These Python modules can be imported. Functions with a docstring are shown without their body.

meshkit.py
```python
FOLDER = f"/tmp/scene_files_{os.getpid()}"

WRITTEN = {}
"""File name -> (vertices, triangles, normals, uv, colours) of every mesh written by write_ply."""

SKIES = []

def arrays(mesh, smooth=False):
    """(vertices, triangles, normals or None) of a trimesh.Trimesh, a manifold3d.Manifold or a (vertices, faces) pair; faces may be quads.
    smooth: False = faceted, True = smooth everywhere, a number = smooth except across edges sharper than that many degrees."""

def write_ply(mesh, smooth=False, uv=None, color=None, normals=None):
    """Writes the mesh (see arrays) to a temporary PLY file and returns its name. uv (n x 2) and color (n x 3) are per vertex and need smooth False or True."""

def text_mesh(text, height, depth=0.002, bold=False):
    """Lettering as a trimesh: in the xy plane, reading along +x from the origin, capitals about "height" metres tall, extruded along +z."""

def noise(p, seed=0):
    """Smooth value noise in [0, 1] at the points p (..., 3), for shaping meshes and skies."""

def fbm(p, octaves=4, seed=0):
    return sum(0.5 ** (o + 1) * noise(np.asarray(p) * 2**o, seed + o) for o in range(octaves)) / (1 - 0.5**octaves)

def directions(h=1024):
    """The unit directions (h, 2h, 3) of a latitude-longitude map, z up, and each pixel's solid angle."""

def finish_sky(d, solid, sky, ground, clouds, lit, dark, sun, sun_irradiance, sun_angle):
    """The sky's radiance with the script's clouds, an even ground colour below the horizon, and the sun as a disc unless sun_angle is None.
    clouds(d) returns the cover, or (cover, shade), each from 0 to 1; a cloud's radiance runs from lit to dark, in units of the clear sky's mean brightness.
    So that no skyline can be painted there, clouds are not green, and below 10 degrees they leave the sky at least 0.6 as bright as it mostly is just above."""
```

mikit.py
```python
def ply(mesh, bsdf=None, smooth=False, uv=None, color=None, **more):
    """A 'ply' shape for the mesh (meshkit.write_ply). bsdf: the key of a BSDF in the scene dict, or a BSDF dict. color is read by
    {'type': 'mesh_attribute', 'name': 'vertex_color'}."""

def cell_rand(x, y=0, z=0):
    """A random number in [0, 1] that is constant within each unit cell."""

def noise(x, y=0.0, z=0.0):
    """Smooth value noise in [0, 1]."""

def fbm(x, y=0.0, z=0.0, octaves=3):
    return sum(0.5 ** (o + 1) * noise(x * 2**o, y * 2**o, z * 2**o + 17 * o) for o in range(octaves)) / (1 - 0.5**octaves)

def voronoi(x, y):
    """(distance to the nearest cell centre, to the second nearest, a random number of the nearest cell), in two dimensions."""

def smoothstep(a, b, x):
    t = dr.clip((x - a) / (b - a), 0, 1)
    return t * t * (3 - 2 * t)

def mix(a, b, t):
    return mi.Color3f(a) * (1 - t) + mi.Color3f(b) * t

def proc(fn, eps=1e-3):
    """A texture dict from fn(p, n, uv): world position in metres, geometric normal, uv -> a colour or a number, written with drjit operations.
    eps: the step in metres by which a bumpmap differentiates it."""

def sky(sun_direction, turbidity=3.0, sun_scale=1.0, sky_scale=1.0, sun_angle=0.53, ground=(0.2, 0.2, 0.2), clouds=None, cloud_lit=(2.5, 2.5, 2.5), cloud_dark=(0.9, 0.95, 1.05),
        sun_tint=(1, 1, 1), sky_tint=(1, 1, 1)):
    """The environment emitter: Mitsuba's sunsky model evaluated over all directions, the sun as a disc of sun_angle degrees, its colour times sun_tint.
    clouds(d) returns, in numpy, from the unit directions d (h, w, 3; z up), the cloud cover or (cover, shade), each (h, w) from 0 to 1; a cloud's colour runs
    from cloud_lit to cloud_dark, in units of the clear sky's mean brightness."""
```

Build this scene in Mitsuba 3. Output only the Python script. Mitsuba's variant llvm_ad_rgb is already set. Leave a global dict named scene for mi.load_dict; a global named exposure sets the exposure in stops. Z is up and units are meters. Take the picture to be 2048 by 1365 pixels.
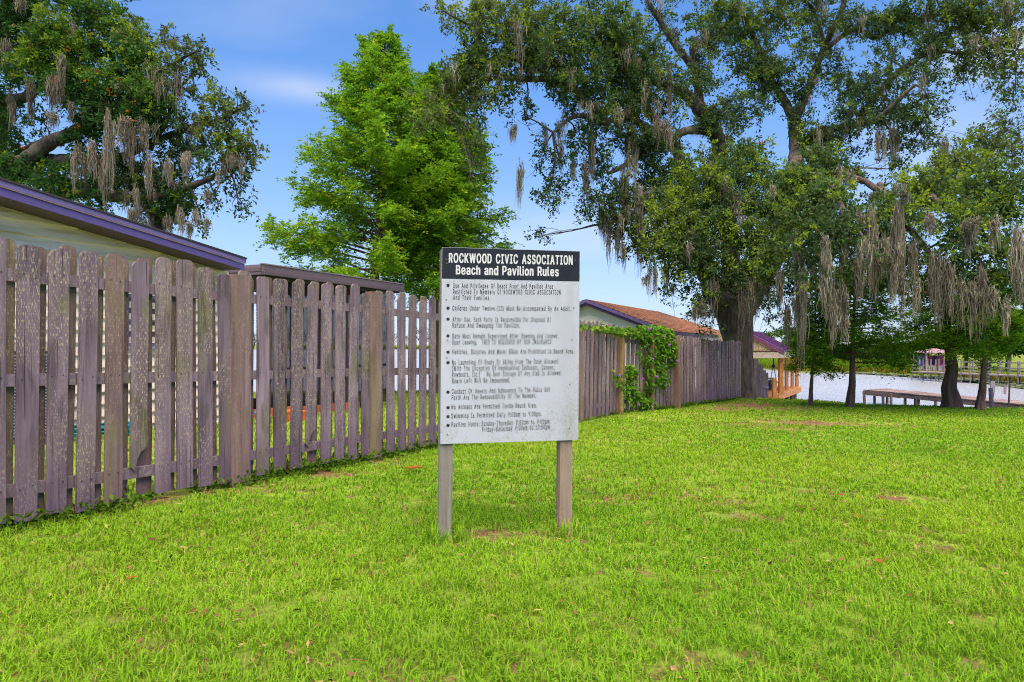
import math, random
import numpy as np
import trimesh
import drjit as dr
import mitsuba as mi
import mikit, meshkit
from mikit import noise, fbm, voronoi, cell_rand, smoothstep, mix, proc

# ------------------------------------------------------------------ camera, sky, exposure
scene, labels = {}, {}
H, F, HY = 1.09, 1365.0, 690.0            # eye height, focal length in photo pixels, horizon row
T = mi.ScalarTransform4f
scene['camera'] = {'type': 'perspective', 'fov': 2 * math.degrees(math.atan(1024 / F)), 'fov_axis': 'x', 'near_clip': 0.05, 'far_clip': 6000.0,
                   'principal_point_offset_y': -7.5 / 1365,
                   'to_world': T().look_at(origin=[0, 0, H], target=[0, 10, H], up=[0, 0, 1])}


def cloud_cover(d):
    el = np.degrees(np.arcsin(np.clip(d[..., 2], -1, 1)))
    az = np.degrees(np.arctan2(d[..., 0], d[..., 1]))
    q = np.stack([d[..., 0] / (d[..., 2] + .22) * 1.3, d[..., 1] / (d[..., 2] + .22) * 2.6, d[..., 2] * 0], -1)
    wisp = meshkit.fbm(q * 1.7 + 3.1, 5, 5)
    veil = meshkit.fbm(q * .6 + 9.0, 4, 8)
    c = np.clip((wisp - .56) * 2.4, 0, 1) * np.clip((veil - .45) * 4, 0, 1) * .32
    haze = .86 * np.exp(-np.maximum(el, 0) / 9.5)
    for a, e, wa, we, k in ((-17.2, 19.8, 5.0, 1.0, .55), (35.5, 19.5, 4, 1.7, 1.0), (31, 14, 5, 3.0, .5), (-4, 26.5, 3, 1.0, .3), (5, 9, 14, 2.2, .45)):
        c = np.maximum(c, k * np.exp(-((az - a) / wa) ** 2 - ((el - e) / we) ** 2) * np.clip(wisp * 2.2 - .35, 0, 1))
    return 1 - (1 - np.clip(c, 0, 1)) * (1 - haze), np.full(el.shape, .15)


scene['sky'] = mikit.sky((0.05, -0.46, 1.0), turbidity=3, sun_scale=0.80, sky_scale=0.62, sun_angle=64, clouds=cloud_cover,
                         cloud_lit=(1.95, 2.08, 2.32), cloud_dark=(1.5, 1.6, 1.8), sky_tint=(0.55, 0.92, 1.5), sun_tint=(1.0, .975, .93), ground=(.12, .2, .05))
exposure = 2.85

# ------------------------------------------------------------------ helpers
rng = np.random.default_rng(7)


def P(px, py, Y):
    """The world point that a photo pixel shows at depth Y."""
    return np.array([(px - 1024) / F * Y, Y, H - (py - HY) / F * Y])


def key(name):
    if name not in scene and name not in _taken:
        _taken.add(name); return name
    n = _count.get(name, 0) + 1
    while f'{name}_{n:03d}' in _taken:
        n += 1
    _count[name] = n
    _taken.add(f'{name}_{n:03d}')
    return f'{name}_{n:03d}'


_taken, _count = set(), {}


def thing(name, label, cat, group=None):
    k = key(name)
    labels[k] = {'label': label, 'category': cat}
    if group:
        labels[k]['group'] = group
    return k


def add(name, mesh, bsdf, parent=None, label=None, cat=None, group=None, kind=None, **kw):
    k = key(f'{parent}__{name}' if parent else name)
    scene[k] = mikit.ply(mesh, bsdf, **kw)
    d = {a: b for a, b in (('label', label), ('category', cat), ('group', group), ('kind', kind)) if b}
    if d:
        labels[k] = d
    return k


def addc(name, mesh, col, parent=None, var=0.0, bsdf='painted', **kw):
    """A mesh in one plain colour (with a little variation per vertex)."""
    n = len(mesh.vertices) if hasattr(mesh, 'vertices') else len(mesh[0])
    c = np.tile(np.asarray(col, float), (n, 1)) if np.ndim(col) == 1 else np.asarray(col)
    if var:
        c = c * (1 + var * (rng.random((n, 1)) - .5))
    return add(name, mesh, bsdf, parent, color=np.clip(c, 0, 1), **kw)


def box(lo, hi):
    lo, hi = np.minimum(lo, hi), np.maximum(lo, hi)
    b = trimesh.creation.box(extents=np.subtract(hi, lo)); b.apply_translation((np.add(lo, hi)) / 2)
    return b


def obox(c, ux, uy, uz, ex, ey, ez):
    """A box centred at c with axes ux, uy, uz and full extents."""
    b = trimesh.creation.box(extents=(ex, ey, ez))
    m = np.eye(4); m[:3, 0], m[:3, 1], m[:3, 2], m[:3, 3] = ux, uy, uz, c
    b.apply_transform(m)
    return b


def bar(a, b, w, h, up=(0, 0, 1)):
    """A beam of section w x h from a to b."""
    a, b = np.asarray(a, float), np.asarray(b, float)
    d = b - a; L = np.linalg.norm(d); d /= L
    s = np.cross(d, up); s /= np.linalg.norm(s)
    u = np.cross(s, d)
    return obox((a + b) / 2, d, s, u, L, w, h)


def cat(ms):
    return trimesh.util.concatenate(list(ms))


def tube(points, radii, sides=7, cap=True):
    p = np.asarray(points, float)
    r = np.broadcast_to(np.asarray(radii, float), (len(p),))
    t = np.gradient(p, axis=0)
    t /= np.linalg.norm(t, axis=1, keepdims=True) + 1e-12
    ref = np.array([.31, .95, .05]) if abs(t[0][2]) > .6 else np.array([0, 0, 1.0])
    a = np.cross(t, ref); a /= np.linalg.norm(a, axis=1, keepdims=True) + 1e-9
    b = np.cross(t, a)
    an = np.arange(sides) * 2 * np.pi / sides
    v = p[:, None] + r[:, None, None] * (np.cos(an)[None, :, None] * a[:, None] + np.sin(an)[None, :, None] * b[:, None])
    i, j = np.meshgrid(np.arange(len(p) - 1), np.arange(sides), indexing='ij')
    q = np.stack([i * sides + j, i * sides + (j + 1) % sides, (i + 1) * sides + (j + 1) % sides, (i + 1) * sides + j], -1).reshape(-1, 4)
    f = np.vstack([q[:, [0, 1, 2]], q[:, [0, 2, 3]]])
    v = v.reshape(-1, 3)
    if cap:
        n = len(v); v = np.vstack([v, p[:1], p[-1:]]); jj = np.arange(sides)
        f = np.vstack([f, np.stack([jj * 0 + n, (jj + 1) % sides, jj], 1), np.stack([jj * 0 + n + 1, n - sides + jj, n - sides + (jj + 1) % sides], 1)])
    return trimesh.Trimesh(v, f, process=False)


def spline(pts, n):
    """Catmull-Rom through the points."""
    p = np.asarray(pts, float)
    p = np.vstack([2 * p[0] - p[1], p, 2 * p[-1] - p[-2]])
    out = []
    m = len(p) - 3
    for s in np.linspace(0, m - 1e-6, n):
        i = int(s); t = s - i
        a, b, c, d = p[i:i + 4]
        out.append(.5 * ((2 * b) + (c - a) * t + (2 * a - 5 * b + 4 * c - d) * t * t + (3 * b - a - 3 * c + d) * t ** 3))
    return np.array(out)


def unit(v):
    return v / (np.linalg.norm(v, axis=-1, keepdims=True) + 1e-12)


def leaf_mesh(c, d, nrm, L, W, col):
    """Rhombic leaves: base c, axis d, normal nrm, length L, width W, colour col, all per leaf."""
    n = len(c)
    s = unit(np.cross(d, nrm))
    L, W = np.broadcast_to(L, (n,))[:, None], np.broadcast_to(W, (n,))[:, None]
    fold = unit(np.cross(s, d)) * W * .18
    mid = c + d * L * .48
    v = np.stack([c, mid - s * W * .5 + fold, c + d * L, mid + s * W * .5 + fold], 1).reshape(-1, 3)
    k = np.arange(n)[:, None] * 4
    f = np.stack([k + [[0, 1, 2]], k + [[0, 2, 3]]], 1).reshape(-1, 3)
    return (v, f), np.repeat(np.clip(col, 0, 1), 4, axis=0)


def join(parts):
    vs, fs, cs, at = [], [], [], 0
    for (v, f), c in parts:
        vs.append(v); fs.append(f + at); cs.append(c); at += len(v)
    return (np.vstack(vs), np.vstack(fs)), np.vstack(cs)


def noise3(p, s, seed=0):
    return meshkit.fbm(np.asarray(p) * s, 3, seed)


# ------------------------------------------------------------------ materials
VC = {'type': 'mesh_attribute', 'name': 'vertex_color'}
scene['leaf'] = {'type': 'principledthin', 'base_color': VC, 'roughness': .55, 'diff_trans': .75, 'spec_trans': 0.0, 'eta': 1.33}
scene['moss_mat'] = {'type': 'twosided', 'bsdf': {'type': 'diffuse', 'reflectance': VC}}
scene['painted'] = {'type': 'twosided', 'bsdf': {'type': 'principled', 'base_color': VC, 'roughness': .6, 'specular': .3}}
scene['glass'] = {'type': 'thindielectric'}


def rough(tex, r=.8, spec=.25):
    return {'type': 'twosided', 'bsdf': {'type': 'principled', 'base_color': tex, 'roughness': r, 'specular': spec}}


def land_z(p):
    return -.027 * p.y


def fence_wood(p, n, uv):
    tone, kind = uv.x, uv.y
    o = tone * 37.0
    fine = noise(p.x * 140 + o, p.y * 140, p.z * 5 + o)
    grain = noise(p.x * 45 + o, p.y * 45, p.z * 1.7 + o)
    big = fbm(p.x * 5 + o, p.y * 5, p.z * 1.3)
    base = mix((.108, .073, .094), (.33, .250, .305), dr.clip(.55 * grain + .45 * fine + .35 * (big - .5), 0, 1))
    base = base * (.72 + .5 * tone)
    base = mix(base, mi.Color3f(.20, .16, .11), smoothstep(.55, .75, noise(p.x * 3 + o, p.y * 3, p.z * .6)) * .35)
    fleck = smoothstep(.60, .70, noise(p.x * 300 + o, p.y * 300, p.z * 44) * .8 + .2 * noise(p.x * 90, p.y * 90 + o, p.z * 160)) * smoothstep(.36, .62, fbm(p.x * 4, p.y * 4, p.z * 1.1 + o))
    base = mix(base, mi.Color3f(.50, .43, .28), fleck * .75)
    green = smoothstep(.60, .78, fbm(p.x * 7 + 5, p.y * 7 + o, p.z * 2.2)) * .55
    base = mix(base, mi.Color3f(.17, .17, .06), green)
    crack = smoothstep(.80, .86, noise(p.x * 85 + o, p.y * 85, p.z * 1.1 + 7))
    base = base * (1 - .6 * crack)
    base = base * (1 - .38 * smoothstep(.50, .62, fbm(p.x * 9 + o, p.y * 9, p.z * 2.4)) * smoothstep(.40, .60, fine))
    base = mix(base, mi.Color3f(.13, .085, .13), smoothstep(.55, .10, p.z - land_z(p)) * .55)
    brown = mix((.13, .068, .048), (.30, .185, .13), dr.clip(.6 * grain + .4 * fine, 0, 1))
    brown = mix(brown, mi.Color3f(.30, .25, .07), smoothstep(.5, .7, fbm(p.x * 9 + o, p.y * 9, p.z * .7)) * .7)
    return mix(base, brown, kind)


scene['fence_wood'] = rough(proc(fence_wood), .85)


def bark_fn(p, n, uv):
    r = noise(p.x * 22, p.y * 22, p.z * 4)
    b = fbm(p.x * 3, p.y * 3, p.z * 2)
    c = mix((.036, .030, .028), (.150, .118, .108), dr.clip(r * .8 + .5 * (b - .4), 0, 1))
    return mix(c, mi.Color3f(.16, .17, .10), smoothstep(.58, .72, fbm(p.x * 1.6 + 4, p.y * 1.6, p.z * 1.6)) * .5)


def bark_h(p, n, uv):
    return noise(p.x * 22, p.y * 22, p.z * 4) * .03


scene['bark'] = {'type': 'twosided', 'bsdf': {'type': 'bumpmap', 'arbitrary': {'type': 'proc', **{k: v for k, v in proc(bark_h, .01).items() if k != 'type'}}, 'scale': 1.0,
                                              'bsdf': {'type': 'principled', 'base_color': proc(bark_fn), 'roughness': .9, 'specular': .15}}}


def red_bark(p, n, uv):
    r = noise(p.x * 30, p.y * 30, p.z * 2.5)
    return mix((.085, .052, .046), (.27, .165, .14), dr.clip(r * .75 + .5 * (fbm(p.x * 5, p.y * 5, p.z) - .4), 0, 1))


scene['cypress_bark'] = rough(proc(red_bark), .9, .1)


def siding_fn(p, n, uv):
    c = mix((.82, .71, .60), (.88, .79, .70), fbm(p.x * 3, p.y * 3, p.z * 9))
    return mix(c, mi.Color3f(.42, .36, .24), smoothstep(.52, .72, fbm(p.x * 1.3, p.y * 1.3, p.z * 12)) * .5)


scene['siding'] = rough(proc(siding_fn), .6)


def shingle_fn(p, n, uv):
    row = dr.floor(uv.y / .14)
    tab = cell_rand(dr.floor(uv.x / .22 + cell_rand(row) * 5), row, 3)
    g = noise(p.x * 60, p.y * 60, p.z * 60)
    c = mix((.13, .062, .038), (.245, .112, .064), .65 * tab + .35 * g)
    return mix(c, mi.Color3f(.10, .065, .045), smoothstep(.52, .70, fbm(p.x * .8, p.y * .8 + 2, p.z * 3)) * .75)


scene['shingles'] = rough(proc(shingle_fn), .9, .1)


def dock_fn(p, n, uv):
    o = uv.x * 30
    g = noise(p.x * 40 + o, p.y * 5, p.z * 40 + o)
    return mix((.13, .095, .09), (.27, .21, .20), g) * (.75 + .5 * uv.x)


scene['dock_wood'] = rough(proc(dock_fn), .85, .15)


def stain_fn(p, n, uv):
    g = noise(p.x * 30 + 50 * uv.x, p.y * 30, p.z * 4)
    return mix((.50, .19, .045), (.68, .29, .08), g)


scene['stained_wood'] = rough(proc(stain_fn), .5, .3)


def board_fn(p, n, uv):
    # uv: metres from the board's lower left corner
    x, y = uv.x, uv.y
    cloud = fbm(x * 7, y * 3.2)
    c = mix((.40, .42, .50), (.47, .495, .585), dr.clip(.2 + .9 * cloud, 0, 1))
    spots = smoothstep(.70, .78, noise(x * 240, y * 240, 3)) + smoothstep(.72, .8, noise(x * 130 + 9, y * 130))
    where = smoothstep(.30, .02, y) * smoothstep(.35, .6, fbm(x * 9, y * 9 + 4)) + smoothstep(.55, .9, x) * smoothstep(1.0, .1, y) * smoothstep(.42, .62, fbm(x * 8 + 3, y * 5)) * .8
    c = mix(c, mi.Color3f(.27, .26, .17), dr.clip(spots * where, 0, 1) * .5)
    streak = smoothstep(.10, .0, dr.abs(x - .83 - .01 * noise(y * 14))) * smoothstep(.42, .03, y)
    c = mix(c, mi.Color3f(.26, .25, .20), dr.clip(streak * (.35 + noise(x * 120, y * 60)), 0, 1) * .6)
    c = mix(c, mi.Color3f(.34, .35, .40), smoothstep(.50, .74, fbm(x * 12 + 7, y * 1.6)) * smoothstep(.55, .9, x) * .35)
    return c


scene['sign_paint'] = rough(proc(board_fn), .45, .4)


def navy_fn(p, n, uv):
    return mix((.0065, .0075, .014), (.013, .014, .022), fbm(uv.x * 14, uv.y * 14))


scene['sign_navy'] = rough(proc(navy_fn), .4, .4)


def post_fn(p, n, uv):
    o = uv.x * 40
    fine = noise(p.x * 160 + o, p.y * 160, p.z * 4)
    grain = noise(p.x * 48 + o, p.y * 48, p.z * 1.1)
    warm = mix((.19, .135, .10), (.36, .28, .22), .5 * grain + .5 * fine)
    grey = mix((.13, .12, .105), (.30, .285, .26), .5 * grain + .5 * fine)
    c = mix(grey, warm, smoothstep(.35, .65, noise(p.x * 14 + o, p.y * 14, p.z * .5) * .6 + .4 * uv.y))
    c = mix(c, mi.Color3f(.12, .13, .055), smoothstep(.5, .7, noise(p.x * 30 + 3 + o, p.y * 30, p.z * .8)) * .45 * (1 - uv.y))
    crack = smoothstep(.80, .84, noise(p.x * 52 + o, p.y * 52 + 2, p.z * .7))
    return c * (1 - .75 * crack)


scene['post_wood'] = rough(proc(post_fn), .85, .15)


# ------------------------------------------------------------------ the lie of the land
SX = [-80, -40, -3, 2, 4.5, 7.3, 8.0, 8.7, 9.6, 11, 12, 13, 16, 60]
SY = [29, 27, 27, 31, 35, 33, 24, 20.3, 18.4, 17.3, 16.7, 16.0, 15.4, 14]
WATER = H - 2.35


def land(x, y, bumps=True):
    x, y = np.asarray(x, float), np.asarray(y, float)
    d = y - np.interp(x, SX, SY)
    z = -.027 * y
    if bumps:
        q = np.stack([x, y, x * 0], -1)
        z = z + (meshkit.fbm(q * .55, 3, 3) - .5) * .07 * np.clip((y - 1) / 5, .3, 1) + (meshkit.noise(q * 2.5, 4) - .5) * .02
    t = np.clip((d + .6) / 3.2, 0, 1)
    z = z * (1 - t * t * (3 - 2 * t)) + (WATER - .35) * (t * t * (3 - 2 * t))
    return np.where(d > 2.6, WATER - .35 - .03 * np.minimum(d - 2.6, 60), z)


def on_ground(px, py):
    Y = H / ((py - HY) / F - .027)
    return np.array([(px - 1024) / F * Y, Y])


# worn patches in the lawn: centre and half axes in metres
PATCH = []
for px, py, rx, ry, k in ((1610, 847, 120, 8, 1.0), (1480, 850, 90, 6, .7), (1760, 850, 70, 5, .6), (1570, 858, 80, 5, .5), (1500, 1040, 60, 10, 1.0), (1455, 1010, 55, 9, .85), (1792, 1003, 36, 9, 1.0), (1680, 990, 30, 5, .95),
                          (1010, 1071, 130, 13, .8), (900, 1086, 34, 10, .9), (1140, 1064, 40, 8, .9), (1380, 998, 40, 8, .9), (1610, 985, 45, 7, .85), (1740, 1040, 40, 6, .8), (1700, 1035, 26, 6, .85), (520, 983, 120, 9, .85), (640, 953, 70, 8, .9),
                          (330, 1008, 60, 8, .6), (780, 925, 50, 8, .7), (170, 1030, 80, 9, .5), (1880, 1100, 60, 8, .85), (1420, 1115, 40, 8, .5), (270, 1300, 70, 24, .45), (560, 1330, 90, 24, .35), (1200, 1240, 120, 20, .3), (1240, 995, 60, 8, .45),
                          (1500, 812, 70, 7, 1.2), (1440, 818, 60, 4, .8), (1600, 816, 50, 3, .5)):
    a, b, c = on_ground(px, py), on_ground(px + rx, py), on_ground(px, py - ry)
    PATCH.append((a[0], a[1], b[0] - a[0], c[1] - a[1], k))


def bare_np(x, y):
    q = np.stack([x, y, x * 0], -1)
    w = (meshkit.noise(q * 3.1, 11) - .5) * 1.2 + (meshkit.noise(q * 9.7, 12) - .5) * 1.5
    m = np.zeros_like(x)
    for cx, cy, rx, ry, k in PATCH:
        r = np.hypot((x - cx) / rx, (y - cy) / ry) + w
        m = np.maximum(m, k * np.clip((1.25 - r) / .7, 0, 1))
    return m


def ground_fn(p, n, uv):
    w = (fbm(p.x * 3.3, p.y * 3.3) - .5) * 1.0 + (noise(p.x * 10, p.y * 10) - .5) * 1.2
    m = mi.Float(0)
    for cx, cy, rx, ry, k in PATCH:
        r = dr.sqrt(dr.square((p.x - cx) / rx) + dr.square((p.y - cy) / ry)) + w
        m = dr.maximum(m, k * dr.clip((1.25 - r) / .7, 0, 1))
    f = noise(p.x * 60, p.y * 60)
    soil = mix((.075, .043, .026), (.19, .108, .062), .5 * f + .5 * fbm(p.x * 9, p.y * 9))
    thatch = mix((.08, .125, .018), (.19, .28, .035), .6 * f + .4 * fbm(p.x * 4, p.y * 4))
    c = mix(thatch, soil, dr.clip(m + smoothstep(.52, .68, fbm(p.x * 9 + 3, p.y * 9)) * .7, 0, 1))
    return mix(c, mi.Color3f(.22, .17, .12), smoothstep(-.95, -1.15, p.z))


scene['ground_mat'] = rough(proc(ground_fn), .95, .05)

gx = np.concatenate([np.linspace(-90, -14, 30)[:-1], np.linspace(-14, 22, 160), np.linspace(22, 70, 24)[1:]])
gy = np.concatenate([np.linspace(-30, 1, 20)[:-1], np.linspace(1, 32, 150), np.linspace(32, 90, 20)[1:]])
X, Y = np.meshgrid(gx, gy)
i, j = np.meshgrid(np.arange(len(gy) - 1), np.arange(len(gx) - 1), indexing='ij')
w = len(gx)
quads = np.stack([i * w + j, i * w + j + 1, (i + 1) * w + j + 1, (i + 1) * w + j], -1).reshape(-1, 4)
add('lawn_ground', (np.stack([X, Y, land(X, Y)], -1).reshape(-1, 3), quads), 'ground_mat', label='gently sloping lawn running down to the lake', kind='structure', smooth=True)


def ripple(p, n, uv):
    return (noise(p.x * 1.1, p.y * 3.2) * .6 + noise(p.x * 3.1 + 7, p.y * 7.7) * .25) * .006


scene['water_mat'] = {'type': 'bumpmap', 'arbitrary': proc(ripple, .05), 'scale': 1.0,
                      'bsdf': {'type': 'principled', 'base_color': {'type': 'rgb', 'value': [.24, .25, .27]}, 'roughness': .28, 'specular': 1.0}}
wx = np.concatenate([-np.geomspace(3000, 60, 14), np.linspace(-50, 70, 25), np.geomspace(80, 3000, 14)])
wy = np.concatenate([np.linspace(10, 90, 30), np.geomspace(100, 4000, 20)])
X, Y = np.meshgrid(wx, wy)
i, j = np.meshgrid(np.arange(len(wy) - 1), np.arange(len(wx) - 1), indexing='ij')
w = len(wx)
quads = np.stack([i * w + j, i * w + j + 1, (i + 1) * w + j + 1, (i + 1) * w + j], -1).reshape(-1, 4)
add('lake_water', (np.stack([X, Y, X * 0 + WATER], -1).reshape(-1, 3), quads), 'water_mat', label='calm pale lake reflecting the bright sky', kind='structure')

FPX = [-2500, -600, 900, 1150, 1400, 1520, 1600, 1700, 1800, 1900, 2048, 2300, 3000]
FD = [420, 360, 340, 300, 130, 68, 59, 56.5, 52, 47.5, 41, 36, 30]


def shore(px):
    return np.interp(px, FPX, FD)


spx = np.concatenate([np.linspace(-2500, 1000, 50)[:-1], np.linspace(1000, 3000, 160)])
rows = [(-.8, -.35), (0, .04), (1.5, .16), (4, .22), (12, .28), (60, .4), (400, .8), (2500, 2.0)]
V = []
for off, dz in rows:
    yy = shore(spx) + off + np.sin(spx * .031) * .7 + np.sin(spx * .0113) * 1.5
    V.append(np.stack([(spx - 1024) / F * yy, yy, yy * 0 + WATER + dz], -1))
w = len(spx)
i, j = np.meshgrid(np.arange(len(rows) - 1), np.arange(w - 1), indexing='ij')
quads = np.stack([i * w + j, i * w + j + 1, (i + 1) * w + j + 1, (i + 1) * w + j], -1).reshape(-1, 4)


def far_fn(p, n, uv):
    f = fbm(p.x * .5, p.y * .5)
    return mix((.07, .115, .022), (.14, .17, .035), f)


scene['far_mat'] = rough(proc(far_fn), .95, .05)
add('far_shore', (np.vstack(V), quads), 'far_mat', label='low marshy bank on the far side of the lake', kind='structure', smooth=True)


# ------------------------------------------------------------------ grass
def blades(x, y, z, L, W, col, lean=.55, seg=2, seed=0):
    r = np.random.default_rng(seed)
    n = len(x)
    a = r.random(n) * 2 * np.pi
    tilt = lean * (.35 + r.random(n))
    hd = np.stack([np.cos(a), np.sin(a), a * 0], -1)
    b = a + np.pi / 2 + (r.random(n) - .5) * .9
    sd = np.stack([np.cos(b), np.sin(b), b * 0], -1)
    base = np.stack([x, y, z - .004], -1)
    up = np.array([0, 0, 1.0])
    m = base + (hd * np.sin(tilt * .6)[:, None] + up * np.cos(tilt * .6)[:, None]) * (L * .55)[:, None]
    t = m + (hd * np.sin(tilt * 1.7)[:, None] + up * np.cos(tilt * 1.7)[:, None]) * (L * .45)[:, None]
    w = W[:, None]
    v = np.stack([base - sd * w * .4, base + sd * w * .4, m - sd * w * .5, m + sd * w * .5, t], 1).reshape(-1, 3)
    k = np.arange(n)[:, None] * 5
    f = np.stack([k + [[0, 1, 3]], k + [[0, 3, 2]], k + [[2, 3, 4]]], 1).reshape(-1, 3)
    return (v, f), np.repeat(np.clip(col, 0, 1), 5, axis=0)


FENCE = np.array([[-3.95, 3.3], [-3.28, 4.5], [-1.615, 7.5], [2.162, 14.3], [6.95, 20.8]])


def fence_x(y):
    return np.interp(y, FENCE[:, 1], FENCE[:, 0])


def grass_colour(x, y, r):
    q = np.stack([x, y, x * 0], -1)
    n = len(x)
    big = meshkit.fbm(q * .35, 3, 21)
    mid = meshkit.fbm(q * 1.6, 3, 22)
    a = np.array([.228, .425, .026]); b = np.array([.168, .355, .022]); dry = np.array([.42, .33, .12]); lime = np.array([.31, .46, .028])
    t = np.clip(r.random(n) * .7 + mid * .6 - .15, 0, 1)[:, None]
    c = a * t + b * (1 - t)
    s = np.clip((big - .40) * 3.0, 0, 1)[:, None] * .55
    c = c * (1 - s) + lime * s
    pd = np.where(r.random(n) < .06 + .25 * np.clip((mid - .5) * 2, 0, 1), 1.0, 0)[:, None] * r.random((n, 1))
    c = c * (1 - pd) + dry * pd
    return c * (.80 + .26 * r.random((n, 1)) + .24 * np.clip(mid, 0, 1)[:, None])


def lawn(y0, y1, dens, L, W, seed, beyond=False):
    r = np.random.default_rng(seed)
    xm = .80 * y1 + .8
    if beyond:                                                   # the lawn to the right of the frame
        n = int(dens * 9 * (y1 - y0))
        y = y0 + r.random(n) * (y1 - y0)
        x = .80 * y + .8 + 9 * r.random(n)
    else:
        n = int(dens * (2 * xm) * (y1 - y0))
        x, y = (r.random(n) * 2 - 1) * xm, y0 + r.random(n) * (y1 - y0)
    keep = ((np.abs(x) < .80 * y + .8) | beyond) & (x > fence_x(y) + .06 + .1 * r.random(n)) & (y < np.interp(x, SX, SY) + .1)
    x, y = x[keep], y[keep]
    m = bare_np(x, y)
    q = np.stack([x, y, x * 0], -1)
    thin = np.maximum(np.clip((meshkit.fbm(q * 9, 2, 31) - .54) * 5, 0, 1) * .8, np.clip((meshkit.fbm(q * 2.1, 3, 32) - .57) * 6, 0, 1) * .55)
    keep = r.random(len(x)) > np.maximum(np.clip(m * 1.05, 0, .97), thin)
    x, y, m = x[keep], y[keep], m[keep]
    n = len(x)
    sc = (.55 + .75 * r.random(n)) * (1 - .45 * m)
    clump = .88 + .24 * meshkit.noise(np.stack([x, y, x * 0], -1) * 6, 33)
    return blades(x, y, land(x, y), L * sc * clump, W * (.7 + .6 * r.random(n)), grass_colour(x, y, r), lean=.75, seed=seed + 1)


g = [lawn(0, 8, 460, .07, .019, 145, True), lawn(8, 19, 330, .06, .026, 147, True), lawn(1.8, 3.4, 8200, .064, .0050, 100), lawn(3.4, 5.2, 5900, .060, .0062, 110), lawn(5.2, 8.5, 2700, .056, .0088, 120), lawn(8.5, 12.5, 1400, .050, .0135, 130), lawn(12.5, 20.5, 580, .045, .022, 140)]
r = np.random.default_rng(155)
for cx, cy in ((-.40, 4.20), (.36, 4.36)):
    n = 190
    a = r.random(n) * 6.283; q = .07 + .10 * r.random(n) ** 1.5
    x, y = cx + q * np.cos(a), cy + q * np.sin(a)
    g.append(blades(x, y, land(x, y), .06 + .09 * r.random(n), .0065 + 0 * x, grass_colour(x, y, r), lean=.6, seed=156))
m, c = join(g)
add('lawn_grass', m, 'leaf', label='bright green mown grass covering the open lawn', kind='stuff', color=c)

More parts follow.
